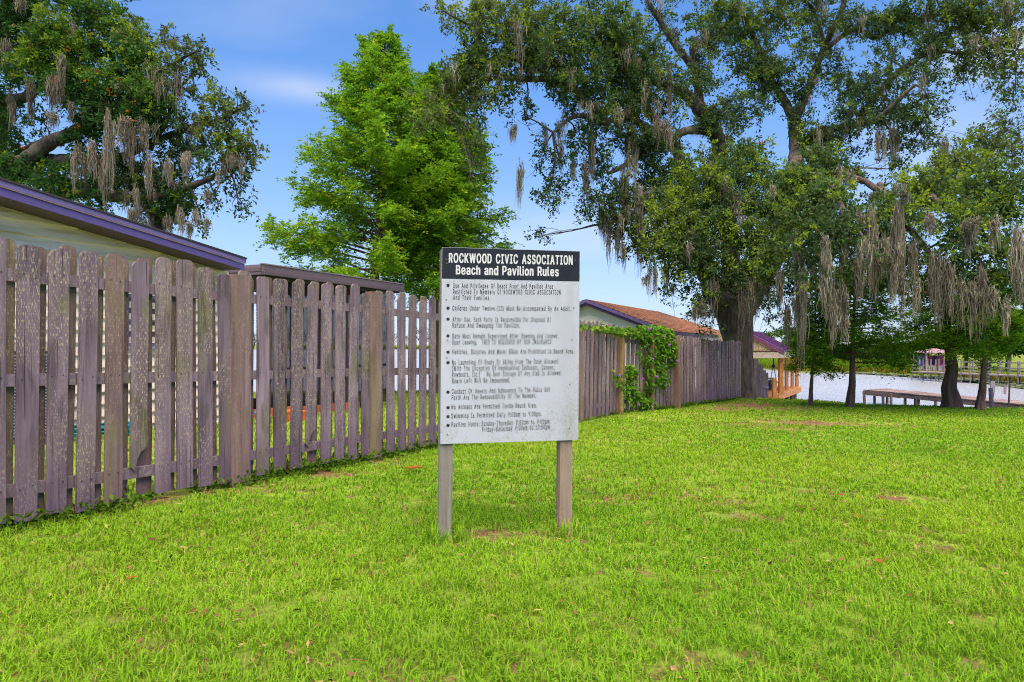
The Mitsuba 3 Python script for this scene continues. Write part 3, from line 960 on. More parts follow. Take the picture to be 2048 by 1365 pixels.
addc('rail', obox(Wp((ps0 + ps1) / 2, gz + 1.0, -.02), WD, WN, [0, 0, 1], ps1 - ps0 - .5, .04, .06), (.10, .09, .13), porch)
addc('rail', obox(Wp((ps0 + ps1) / 2, gz + .35, -.02), WD, WN, [0, 0, 1], ps1 - ps0 - .5, .04, .06), (.10, .09, .13), porch)
bw0, bw1 = s_end + .12, (ps0 + ps1) / 2 - 1.2 + (ps1 - ps0 - 2.8) / 2
addc('back_wall', obox(Wp((bw0 + bw1) / 2, (zt - fh + gz) / 2 - .02, -2.9), WD, WN, [0, 0, 1], bw1 - bw0, .08, zt - fh - gz - .06), (.06, .055, .065), porch)
scene['screen_mesh'] = {'type': 'mask', 'opacity': .62, 'bsdf': {'type': 'twosided', 'bsdf': {'type': 'diffuse', 'reflectance': {'type': 'rgb', 'value': [.03, .03, .035]}}}}
for k in range(5):
    a = ps0 + .30 + (ps1 - ps0 - .4) * k / 5; b = ps0 + .20 + (ps1 - ps0 - .4) * (k + 1) / 5
    add('screen_panel', obox(Wp((a + b) / 2, (zt - fh + gz) / 2, .0), WD, WN, [0, 0, 1], b - a, .003, zt - fh - gz - .1), 'screen_mesh', porch)

# ------------------------------------------------------------------ second house with the orange roof
h2 = thing('gabled_house', 'white gabled house with orange brown shingle roof beyond the vine covered fence', 'house')
AX = np.array([.5, 1, 0]) / math.hypot(.5, 1); AP = np.array([1, -.5, 0]) / math.hypot(.5, 1)
Z0 = 27.0
apex = P(1178, 600, Z0)
hw = .124 * Z0
ez = P(1344, 664, Z0 - .0545 * Z0)[2]
rise = apex[2] - ez
rl = 10.5
hipx = 4.6


def HH(a, c, z):
    return np.array([apex[0], apex[1], 0]) + AX * a + AP * c + np.array([0, 0, z])


ov = .35
ridge_end = apex[2]
# two roof slopes with a hip at the far end, laid in courses
courses = 17
vs, fs, us = [], [], []
Lr = math.hypot(hw, rise)
total = rl + hipx
for sgn in (1, -1):
    for q in range(courses):
        t0, t1 = q / courses, (q + 1) / courses + .004
        for (lift, tt) in ((.030, t0 + 1 / courses), ):
            c0, c1 = hw * t0, hw * (q + 1) / courses
            za_, zb_ = apex[2] - rise * t0, apex[2] - rise * (q + 1) / courses
            a1_0, a1_1 = rl + hipx * t0, rl + hipx * (q + 1) / courses
            b = len(vs)
            vs += [HH(-ov, sgn * c0, za_ + .006), HH(a1_0, sgn * c0, za_ + .006), HH(a1_1, sgn * c1, zb_ + .028), HH(-ov, sgn * c1, zb_ + .028), HH(-ov, sgn * c1, zb_ + .0), HH(a1_1, sgn * c1, zb_ + .0)]
            us += [(0, t0 * Lr), (a1_0 + ov, t0 * Lr), (a1_1 + ov, (t0 + .999 / courses) * Lr), (0, (t0 + .999 / courses) * Lr), (0, (t0 + .999 / courses) * Lr), (a1_1 + ov, (t0 + .999 / courses) * Lr)]
            fs += [[b, b + 1, b + 2], [b, b + 2, b + 3], [b + 3, b + 2, b + 5], [b + 3, b + 5, b + 4]]
b = len(vs)
vs += [HH(rl, 0, apex[2] + .02), HH(total, hw, ez + .02), HH(total, -hw, ez + .02)]
us += [(0, 0), (hw, Lr), (-hw, Lr)]
fs += [[b, b + 1, b + 2]]
us = np.array(us); us[:, 1] = us[:, 1] * courses * .14 / Lr
add('roof', (np.array(vs), np.array(fs)), 'shingles', h2, uv=us, label='orange brown shingle roof stained dark in patches')
# walls
gz2 = -.8
wo = .35
wl = hw - wo
wz = ez + rise * wo / hw - .04
g_in = .02
vs = np.array([HH(0, -wl, gz2), HH(0, wl, gz2), HH(0, wl, wz), HH(0, 0, apex[2] - .06), HH(0, -wl, wz)])
gab = trimesh.Trimesh(np.vstack([vs, vs + AX * .1]), [[0, 1, 2], [0, 2, 3], [0, 3, 4], [5, 7, 6], [5, 8, 7], [5, 9, 8], [0, 5, 6], [0, 6, 1], [1, 6, 7], [1, 7, 2], [2, 7, 8], [2, 8, 3], [3, 8, 9], [3, 9, 4], [4, 9, 5], [4, 5, 0]], process=False)
addc('gable_wall', gab, (.88, .87, .84), h2)
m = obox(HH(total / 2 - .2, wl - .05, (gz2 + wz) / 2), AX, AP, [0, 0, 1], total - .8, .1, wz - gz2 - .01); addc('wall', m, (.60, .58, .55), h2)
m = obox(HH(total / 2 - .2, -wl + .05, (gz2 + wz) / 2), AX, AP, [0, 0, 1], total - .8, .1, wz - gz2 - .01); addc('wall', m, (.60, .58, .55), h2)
for sgn in (1, -1):
    for q, (d0, d1, o, colr) in enumerate(((-.13, .0, .0, (.17, .12, .33)), (-.25, -.132, .05, (.085, .055, .15)))):
        pr = []
        for (c, z) in ((0, apex[2]), (hw + .02, ez - .008)):
            pr.append((c, z))
        vs = np.array([HH(-ov - .022 + o + e, sgn * c, z + d) for e in (0, .02) for (c, z) in pr for d in (d0, d1)])
        f = np.array([[0, 2, 3], [0, 3, 1], [4, 5, 7], [4, 7, 6], [0, 1, 5], [0, 5, 4], [2, 6, 7], [2, 7, 3], [0, 4, 6], [0, 6, 2], [1, 3, 7], [1, 7, 5]])
        addc('rake_fascia', (vs, f), colr, h2)
    m = obox(HH(total / 2 - ov / 2, sgn * (hw - .012), ez - .085), AX, AP, [0, 0, 1], total + ov, .022, .15); addc('eave_fascia', m, (.075, .055, .065), h2)
    m = obox(HH(total / 2, sgn * (hw - wo / 2 - .03), ez - .12), AX, AP, [0, 0, 1], total - .1, wo - .05, .02); addc('soffit', m, (.12, .10, .10), h2)
wn = key(f'{h2}__window')
for s in (3.2, ):
    addc('frame', obox(HH(s, wl + .012, ez - .5), AX, AP, [0, 0, 1], 1.3, .03, .6), (.30, .29, .33), wn)
    addc('pane', obox(HH(s, wl + .03, ez - .5), AX, AP, [0, 0, 1], 1.16, .01, .48), (.02, .02, .025), wn)

# ------------------------------------------------------------------ vine on the fence
vine = thing('passion_vine', 'leafy green vine with purple flowers spilling over the board fence', 'vine')
r = np.random.default_rng(301)
VB = [(1200, 656, 20, 5, 90), (1230, 660, 22, 6, 190), (1262, 664, 24, 8, 330), (1290, 666, 22, 13, 520), (1316, 670, 22, 16, 620), (1338, 684, 16, 22, 520), (1325, 695, 20, 18, 480), (1346, 712, 10, 18, 260), (1312, 712, 18, 18, 380), (1318, 740, 16, 18, 320),
      (1302, 728, 12, 20, 260), (1325, 760, 12, 12, 160), (1308, 755, 10, 16, 180), (1262, 742, 14, 12, 200), (1256, 765, 16, 18, 280), (1268, 790, 18, 16, 260), (1284, 806, 16, 10, 200), (1300, 790, 8, 20, 140), (1300, 812, 14, 12, 120), (1238, 760, 8, 12, 70), (1285, 700, 9, 30, 130), (1170, 652, 14, 5, 40), (1300, 770, 10, 14, 140), (1234, 752, 5, 14, 30)]


def fence_face(px, py, out):
    """The point that a photo pixel shows on the fence, `out` metres in front of its boards."""
    k = (px - 1024) / F
    n_, m_, x_, y_ = (nB, .7366, 2.162, 14.3) if px > 1250 else (nA, .5555, -1.615, 7.5)
    Y = (x_ + n_[0] * out - m_ * (y_ + n_[1] * out)) / (k - m_)
    return P(px, py, Y)


LP, LD, LN, LC, LS = [], [], [], [], []
for px, py, rx, ry, n in VB:
    n = int(n * .62)
    t = r.random(n) * 2 * np.pi; rr = np.sqrt(r.random(n))
    for a, b in zip(px + rx * 1.05 * rr * np.cos(t), py + ry * 1.15 * rr * np.sin(t)):
        q = fence_face(a, b, .03 + r.random() ** 1.5 * .20)
        LP.append(q)
n = len(LP)
LP = np.array(LP)
LD = unit(np.stack([r.normal(size=n) * .7, r.normal(size=n) * .7, -.5 + r.normal(size=n) * .5], -1))
LN = unit(np.stack([r.normal(size=n) * .6 + .4, -.6 + r.normal(size=n) * .6, .7 + r.random(n) * .6], -1))
col = np.array([.11, .26, .025]) * (.5 + .9 * r.random((n, 1)))
yl = (r.random((n, 1)) < .12)
col = np.where(yl, np.array([.26, .34, .04]), col)
m, c = leaf_mesh(LP, LD, LN, .06 + .06 * r.random(n), .045 + .045 * r.random(n), col)
add('foliage', m, 'leaf', vine, kind='stuff', color=c)
for px, py in ((1299, 658), (1328, 674), (1349, 681), (1354, 722), (1305, 718), (1314, 754), (1239, 751), (1277, 809), (1284, 757), (1338, 690)):
    q = fence_face(px, py, .27)
    ms = []
    for k in range(10):
        a = k * 2 * np.pi / 10
        dd = np.array([math.cos(a), -.35, math.sin(a)])
        (v, f), _ = leaf_mesh(q[None], unit(dd)[None], np.array([[.2, -1, .2]]), np.array([.042]), np.array([.022]), np.zeros((1, 3)))
        ms.append(trimesh.Trimesh(v, f, process=False))
    ms.append(trimesh.creation.icosphere(1, .016).apply_translation(q + [0, -.02, 0]))
    addc('flower', cat(ms), (.24, .13, .38), vine)
st = []
for pts in (((1335, 830), (1330, 760), (1340, 700), (1310, 668), (1260, 662), (1195, 655)), ((1300, 832), (1292, 770), (1300, 710), (1320, 680)), ((1290, 825), (1262, 780), (1258, 740))):
    st.append(tube(spline([fence_face(a, b, .06) for a, b in pts], 24), .009, 5))
add('stem', cat(st), 'cypress_bark', vine)


# ------------------------------------------------------------------ trees
def limb(pts, radii, n=None, wig=.05, seed=0, sides=9):
    """A wandering limb through world points with radii at those points."""
    pts = np.asarray(pts, float)
    n = n or max(8, 5 * len(pts))
    p = spline(pts, n)
    rr = np.interp(np.linspace(0, 1, n), np.linspace(0, 1, len(radii)), radii)
    q = p * .9 + seed * 13.7
    off = np.stack([meshkit.noise(q + 5, seed), meshkit.noise(q + 55, seed + 1), meshkit.noise(q + 155, seed + 2)], -1) - .5
    env = np.minimum(1, np.minimum(np.arange(n), 6) / 6)[:, None]
    p = p + off * 2 * wig * env
    return p, rr, tube(p, rr * (1 + .08 * np.sin(np.arange(n) * 2.1 + seed)), sides)


class Crown:
    """Gathers the leaves, twigs and limbs of one tree."""

    def __init__(self, seed):
        self.r = np.random.default_rng(seed)
        self.nodes, self.nr = [], []
        self.twigs, self.parts = [], []

    def nodes_from(self, p, rr):
        self.nodes += list(p); self.nr += list(rr)

    def clump(self, c, ax, n_sprig, leaves, size, base, bright=0.0, twig=True, spread=.33, aspect=.5, flat=1.0):
        """Sprigs of leaves round c: ax = half axes (3)."""
        r = self.r
        c = np.asarray(c, float)
        N = np.array(self.nodes)
        sub = [c]
        if twig:
            d = np.linalg.norm(N - c, axis=1) + np.array(self.nr) * 2.0
            s = N[np.argmin(d)]
            dist = np.linalg.norm(s - c)
            mid = (s + c) / 2 + r.normal(size=3) * .07 * dist + np.array([0, 0, .08 * dist])
            p, rr, m = limb([s, mid, c], [min(.018 + .016 * dist, .06), .022, .009], n=9, wig=.10, seed=int(r.integers(1e6)), sides=5)
            self.twigs.append(m)
            for k in range(5):
                e = c + r.normal(size=3) * np.asarray(ax) * .62
                b = p[int(4 + 4 * r.random())]
                self.twigs.append(tube(spline([b, (b + e) / 2 + r.normal(size=3) * .07, e], 5), np.linspace(.011, .004, 5), 3, cap=False))
                sub.append(e)
        sub = np.array(sub)
        u = unit(r.normal(size=(n_sprig, 3)))
        rad = r.random((n_sprig, 1)) ** .42
        sp = c + u * rad * np.asarray(ax)
        # gather some of the sprigs round the twig ends
        pick = sub[r.integers(len(sub), size=n_sprig)]
        pull = (r.random((n_sprig, 1)) ** .7) * .55
        sp = sp * (1 - pull) + (pick + r.normal(size=(n_sprig, 3)) * np.asarray(ax) * .22) * pull
        out = unit(u * .8 + r.normal(size=(n_sprig, 3)) * .6 + np.array([0, 0, .15]))
        m = leaves
        t = np.linspace(0, 1, m)[None, :, None]
        pos = sp[:, None] + out[:, None] * t * spread * (.6 + .8 * r.random((n_sprig, 1, 1))) + np.array([0, 0, -1.0]) * (t ** 2) * spread * .35
        pos = pos + r.normal(size=pos.shape) * .045
        n = n_sprig * m
        pos = pos.reshape(-1, 3)
        d = unit(np.repeat(out, m, 0) * .7 + r.normal(size=(n, 3)) * .7 + np.array([0, 0, -.12]))
        nn = unit(r.normal(size=(n, 3)) * .75 + np.array([0, 0, 1.0]))
        hgt = np.clip(((pos - c)[:, 2:] / ax[2]) * .5 + .5, 0, 1)
        tone = np.repeat(r.random((n_sprig, 1)), m, 0)
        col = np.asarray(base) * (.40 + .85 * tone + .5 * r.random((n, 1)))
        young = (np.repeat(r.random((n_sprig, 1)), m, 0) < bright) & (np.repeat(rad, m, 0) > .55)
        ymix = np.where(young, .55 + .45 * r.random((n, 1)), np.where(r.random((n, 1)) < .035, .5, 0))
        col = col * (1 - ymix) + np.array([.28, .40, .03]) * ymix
        dead = r.random((n, 1)) < .015
        col = np.where(dead, np.array([.22, .15, .07]), col)
        L = size * (.65 + .7 * r.random(n))
        self.parts.append(leaf_mesh(pos, d, nn, L, L * aspect, col))


MOSS_COL = np.array([.25, .222, .175])


def moss_mesh(top, width_vec, length, n, seed, tint=1.0, lobes=3):
    """A beard of hanging strands: top = where it hangs, width_vec = half width along the limb."""
    r = np.random.default_rng(seed)
    u = (r.random(n) * 2 - 1)
    lobe = np.zeros(n)
    for k in range(lobes):
        cu, wd, hh = r.random() * 1.4 - .7, .14 + .26 * r.random(), .45 + .6 * r.random()
        lobe = np.maximum(lobe, hh * np.exp(-np.abs((u - cu) / wd) ** 1.3))
    Lf = length * (.12 + .88 * np.clip(lobe, 0, 1))
    drop = Lf * r.random(n) ** 1.6 * .55                       # strands start all the way down the beard
    L = (Lf - drop) * (.45 + .55 * r.random(n))
    u = u * (.45 + .55 * np.minimum(1, drop / (.2 * length)))
    thick = np.linalg.norm(width_vec) * .35 + .04
    perp = unit(np.array([-width_vec[1], width_vec[0], 0.0]) + 1e-6)
    st = top + u[:, None] * width_vec + (r.normal(size=(n, 1)) * thick * .6) * perp + np.stack([r.normal(size=n) * .03, r.normal(size=n) * .03, .05 + .30 * r.random(n) ** 2 * min(length, 1.6) * (1 - np.abs(u)) - drop], -1)
    seg = 6
    t = np.linspace(0, 1, seg)
    ph = r.random((n, 2)) * 6.28
    amp = .012 + .016 * r.random((n, 1))
    x = st[:, None, 0] + amp * np.sin(t * 4.5 + ph[:, :1]) + (-u * .22)[:, None] * np.linalg.norm(width_vec) * t[None] * np.sign(width_vec[0] + 1e-9)
    y = st[:, None, 1] + amp * np.cos(t * 4 + ph[:, 1:])
    z = st[:, None, 2] - L[:, None] * t
    c = np.stack([x, y, z], -1)
    w = ((.0025 + .0048 * r.random((n, 1))) * (1 - t[None]) ** .6 * (1 + .5 * np.sin(t * 19 + ph[:, :1])) + .002)[..., None]
    a = r.random(n) * np.pi
    s = np.stack([np.cos(a), np.sin(a), a * 0], -1)[:, None]
    v = np.stack([c - s * w, c + s * w], 2).reshape(-1, 3)
    b = (np.arange(n) * seg * 2)[:, None, None]
    k = (np.arange(seg - 1) * 2)[None, :, None]
    f = np.concatenate([b + k + np.array([0, 1, 3]), b + k + np.array([0, 3, 2])], 1).reshape(-1, 3)
    col = MOSS_COL * tint * (.6 + .75 * r.random((n, 1)))
    col = col * (1 + np.array([.0, .06, -.10]) * (r.random((n, 1)) - .2))
    return (v, f), np.repeat(np.clip(col, 0, 1), seg * 2, axis=0)


def hang_moss(tree, items, depth, seed, tint=1.0):
    r = np.random.default_rng(seed)
    for k, it in enumerate(items):
        px, y0, wd, ln = it[:4]
        dz = (it[4] if len(it) > 4 else r.uniform(-1.5, .6)) + (reach(px, y0) * 1.06 - .25 * (y0 > 480) if depth == 21.4 else 0)
        Yd = depth + dz
        y0 = y0 - (r.uniform(-18, 55) if px > 1500 and y0 > 400 else 0)
        top = P(px, y0, Yd)
        half = max(wd, 6) / F * Yd * (.42 if px > 1500 and y0 > 400 else .44)
        a = r.uniform(-.6, .6)
        wv = np.array([math.cos(a), math.sin(a), r.uniform(-.25, .25)]) * half
        n = int(44 + wd * 5.4 + ln * wd * .042)
        m, c = moss_mesh(top, wv, ln / F * Yd * r.uniform(.95, 1.35), n, seed * 1000 + k, tint * r.uniform(.6, 1.2), lobes=2 + int(wd / 14))
        add('hanging_moss', m, 'moss_mat', tree, color=c)


def scatter_moss(tree, nodes, radii, count, seed, tint=1.0):
    """Small wisps of moss hung along the thinner limbs all through the crown."""
    r = np.random.default_rng(seed)
    nodes, radii = np.array(nodes), np.array(radii)
    ok = np.nonzero((radii < .14) & (nodes[:, 2] > 2.2))[0]
    for k, i in enumerate(r.choice(ok, count, replace=False)):
        a = r.uniform(0, 6.28)
        half = r.uniform(.05, .22)
        m, c = moss_mesh(nodes[i] + [0, -r.random() * .9, -radii[i] * .5], np.array([math.cos(a), math.sin(a), r.uniform(-.3, .3)]) * half, r.uniform(.35, 1.0) * (.6 + 3 * half) * 1.3, int(30 + 230 * half), seed * 977 + k, tint * r.uniform(.7, 1.1), lobes=2)
        add('hanging_moss', m, 'moss_mat', tree, color=c)


def flowers(tree, pts, depth, seed):
    r = np.random.default_rng(seed)
    parts = []
    for px, py in pts:
        q = P(px, py, depth - 1.6 + r.uniform(-.3, .3))
        n = 7
        d = unit(r.normal(size=(n, 3)))
        parts.append(leaf_mesh(q + r.normal(size=(n, 3)) * .03, d, unit(r.normal(size=(n, 3))), .055 + 0 * d[:, 0], .030 + 0 * d[:, 0], np.tile([[.50, .10, .02]], (n, 1))))
    m, c = join(parts)
    add('orange_blossoms', m, 'leaf', tree, kind='stuff', color=c)


def reach(px, py):
    """How far the lower right boughs of the oak reach out over the lawn, towards the camera (metres)."""
    a = np.clip((px - 1500) / 140, 0, 1); b = np.clip((py - 300) / 130, 0, 1)
    return -5.6 * a * a * (3 - 2 * a) * b * b * (3 - 2 * b)


def px_pts(pts, depth):
    return [P(p[0], p[1], depth + (p[2] if len(p) > 2 else 0) + (reach(p[0], p[1]) if depth == 21.4 else 0)) for p in pts]


# ---- the big live oak
OZ = 21.4
oak = thing('live_oak', 'huge spreading live oak hung with grey moss at the end of the fence', 'tree')
C = Crown(11)
tr = px_pts([(1495, 832, -.2), (1491, 803, -.1), (1481, 750), (1476, 690), (1470, 640), (1466, 600)], OZ)
n = 46
p = spline(tr, n)
rad = np.interp(np.linspace(0, 1, n), [0, .12, .25, .5, .8, 1], [.72, .43, .34, .38, .52, .64])
an = np.arange(26) * 2 * np.pi / 26
vs = []
for k in range(n):
    t = k / (n - 1)
    fl = 1 + .16 * np.cos(an * 5 + 1.2) * max(0, 1 - t * 3.2) + .05 * np.sin(an * 9 + t * 9) + .04 * np.sin(an * 3 + t * 5)
    vs.append(p[k] + np.stack([np.cos(an) * rad[k] * fl * 1.02, np.sin(an) * rad[k] * fl * .9, an * 0], -1))
i, j = np.meshgrid(np.arange(n - 1), np.arange(26), indexing='ij')
q4 = np.stack([i * 26 + j, i * 26 + (j + 1) % 26, (i + 1) * 26 + (j + 1) % 26, (i + 1) * 26 + j], -1).reshape(-1, 4)
add('trunk', (np.vstack(vs), q4), 'bark', oak, smooth=True)
LIMBS = [
    ([(1455, 625, 0), (1418, 555, -.3), (1392, 470, -.6), (1374, 380, -.8), (1362, 325, -.9)], [.46, .36, .29, .25, .22]),
    ([(1487, 620, 0), (1530, 545, .4), (1566, 455, .7), (1586, 370, .8), (1590, 300, .9), (1588, 235, 1)], [.46, .36, .31, .28, .26, .24]),
    ([(1470, 620, .3), (1462, 520, .5), (1452, 400, .4), (1436, 300, .2), (1428, 262, 0), (1404, 230, -.2), (1370, 192, -.5), (1312, 164, -.9), (1240, 118, -1.4), (1180, 72, -1.9)], [.40, .34, .30, .27, .26, .25, .21, .16, .12, .06]),
    ([(1418, 255, 0), (1402, 200, .2), (1394, 145, .4), (1374, 118, .3), (1345, 80, .2), (1308, 28, .1), (1288, -10, 0)], [.20, .17, .15, .13, .12, .10, .06]),
    ([(1396, 150, .4), (1384, 100, .6), (1408, 88, .8), (1455, 50, 1.2), (1475, 5, 1.4)], [.11, .10, .09, .08, .04]),
    ([(1428, 266, 0), (1395, 258, -.4), (1362, 263, -.7), (1330, 281, -1), (1285, 303, -1.4), (1250, 330, -1.8), (1215, 345, -2)], [.17, .15, .14, .13, .12, .09, .05]),
    ([(1364, 330, -.9), (1348, 290, -1.1), (1308, 240, -1.4), (1284, 206, -1.7), (1262, 165, -1.9), (1235, 120, -2.2), (1190, 80, -2.5)], [.20, .17, .15, .13, .11, .08, .04]),
    ([(1362, 322, -.9), (1330, 275, -1.5), (1292, 255, -1.9), (1245, 230, -2.3), (1205, 240, -2.7), (1155, 232, -3), (1110, 265, -3.3)], [.15, .15, .14, .13, .11, .08, .04]),
    ([(1210, 238, -2.6), (1164, 200, -2.9), (1140, 170, -3.1), (1112, 164, -3.3), (1068, 160, -3.7), (1020, 152, -4.1), (975, 160, -4.5), (930, 190, -4.9), (880, 230, -5.3)], [.12, .12, .11, .10, .09, .075, .06, .05, .025]),
    ([(1142, 172, -3.1), (1128, 146, -3.3), (1090, 127, -3.6), (1062, 112, -3.9), (1010, 85, -4.3), (950, 55, -4.8), (890, 20, -5.2)], [.09, .085, .075, .065, .055, .045, .02]),
    ([(1120, 160, -3.3), (1060, 132, -3.6), (1000, 118, -4), (940, 140, -4.5), (890, 175, -4.9)], [.06, .055, .05, .04, .02]),
    ([(1590, 240, 1), (1566, 205, 1.1), (1545, 160, 1.2), (1520, 100, 1.3), (1490, 40, 1.4), (1470, -10, 1.5)], [.19, .16, .13, .11, .08, .05]),
    ([(1590, 240, 1), (1607, 198, 1), (1638, 120, 1), (1661, 65, 1), (1681, 27, 1), (1694, -10, 1)], [.19, .16, .13, .12, .11, .09]),
    ([(1650, 95, 1), (1640, 50, 1.1), (1625, 15, 1.2), (1600, 0, 1.2)], [.08, .07, .06, .04]),
    ([(1592, 320, .9), (1607, 291, .6), (1638, 263, .3), (1672, 252, 0), (1716, 245, -.4), (1748, 235, -.8), (1790, 200, -1.2), (1830, 170, -1.6)], [.18, .17, .15, .13, .12, .10, .08, .05]),
    ([(1716, 245, -.4), (1755, 190, -.5), (1791, 151, -.6), (1826, 122, -.7), (1874, 78, -.9), (1930, 50, -1.2), (1990, 30, -1.5)], [.11, .11, .11, .10, .08, .06, .03]),
    ([(1640, 115, 1), (1680, 75, .8), (1710, 64, .6), (1746, 82, .3), (1778, 67, 0), (1815, 64, -.3), (1846, 43, -.5), (1890, 20, -.8)], [.09, .09, .085, .08, .075, .07, .06, .03]),
    ([(1826, 122, -.7), (1870, 105, -1), (1930, 105, -1.4), (1990, 90, -1.8), (2040, 100, -2)], [.07, .06, .05, .04, .02]),
    ([(1360, 322, -.9), (1320, 380, -1.5), (1280, 410, -2), (1235, 440, -2.3)], [.12, .09, .07, .03]),
    ([(1345, 395, -1), (1300, 395, -1.6), (1255, 410, -2)], [.08, .06, .03]),
    ([(1440, 320, .2), (1450, 350, -1.2), (1420, 400, -2.4), (1380, 450, -3), (1340, 500, -3.2)], [.14, .11, .08, .06, .03]),
    ([(1580, 400, .8), (1560, 420, -.6), (1530, 450, -1.8), (1500, 500, -2.6), (1470, 560, -2.9)], [.14, .11, .08, .05, .03]),
    ([(1588, 360, .9), (1640, 350, -.3), (1680, 400, -1.4), (1690, 470, -2), (1680, 540, -2.2)], [.13, .10, .08, .05, .03]),
    ([(1590, 340, .9), (1680, 345, .6), (1760, 385, .2), (1840, 385, -.4), (1920, 350, -1), (1990, 300, -1.6)], [.13, .11, .09, .075, .06, .03]),
    ([(1760, 370, .2), (1800, 440, -.6), (1850, 500, -1.2), (1900, 560, -1.6)], [.10, .08, .06, .03]),
    ([(1840, 380, -.4), (1920, 430, -1), (1980, 480, -1.5), (2030, 540, -1.8)], [.09, .07, .05, .03]),
    ([(1560, 450, .7), (1610, 520, 0), (1640, 560, -.5), (1700, 590, -1)], [.10, .07, .05, .03]),
]
for k, (pts, rr) in enumerate(LIMBS):
    p, q, m = limb(px_pts(pts, OZ), np.array(rr) * .86, wig=.12, seed=40 + k, n=6 * len(pts))
    add('limb', m, 'bark', oak, smooth=60)
    C.nodes_from(p, q)
DK, OL, MD = (.070, .122, .044), (.118, .168, .052), (.088, .152, .046)
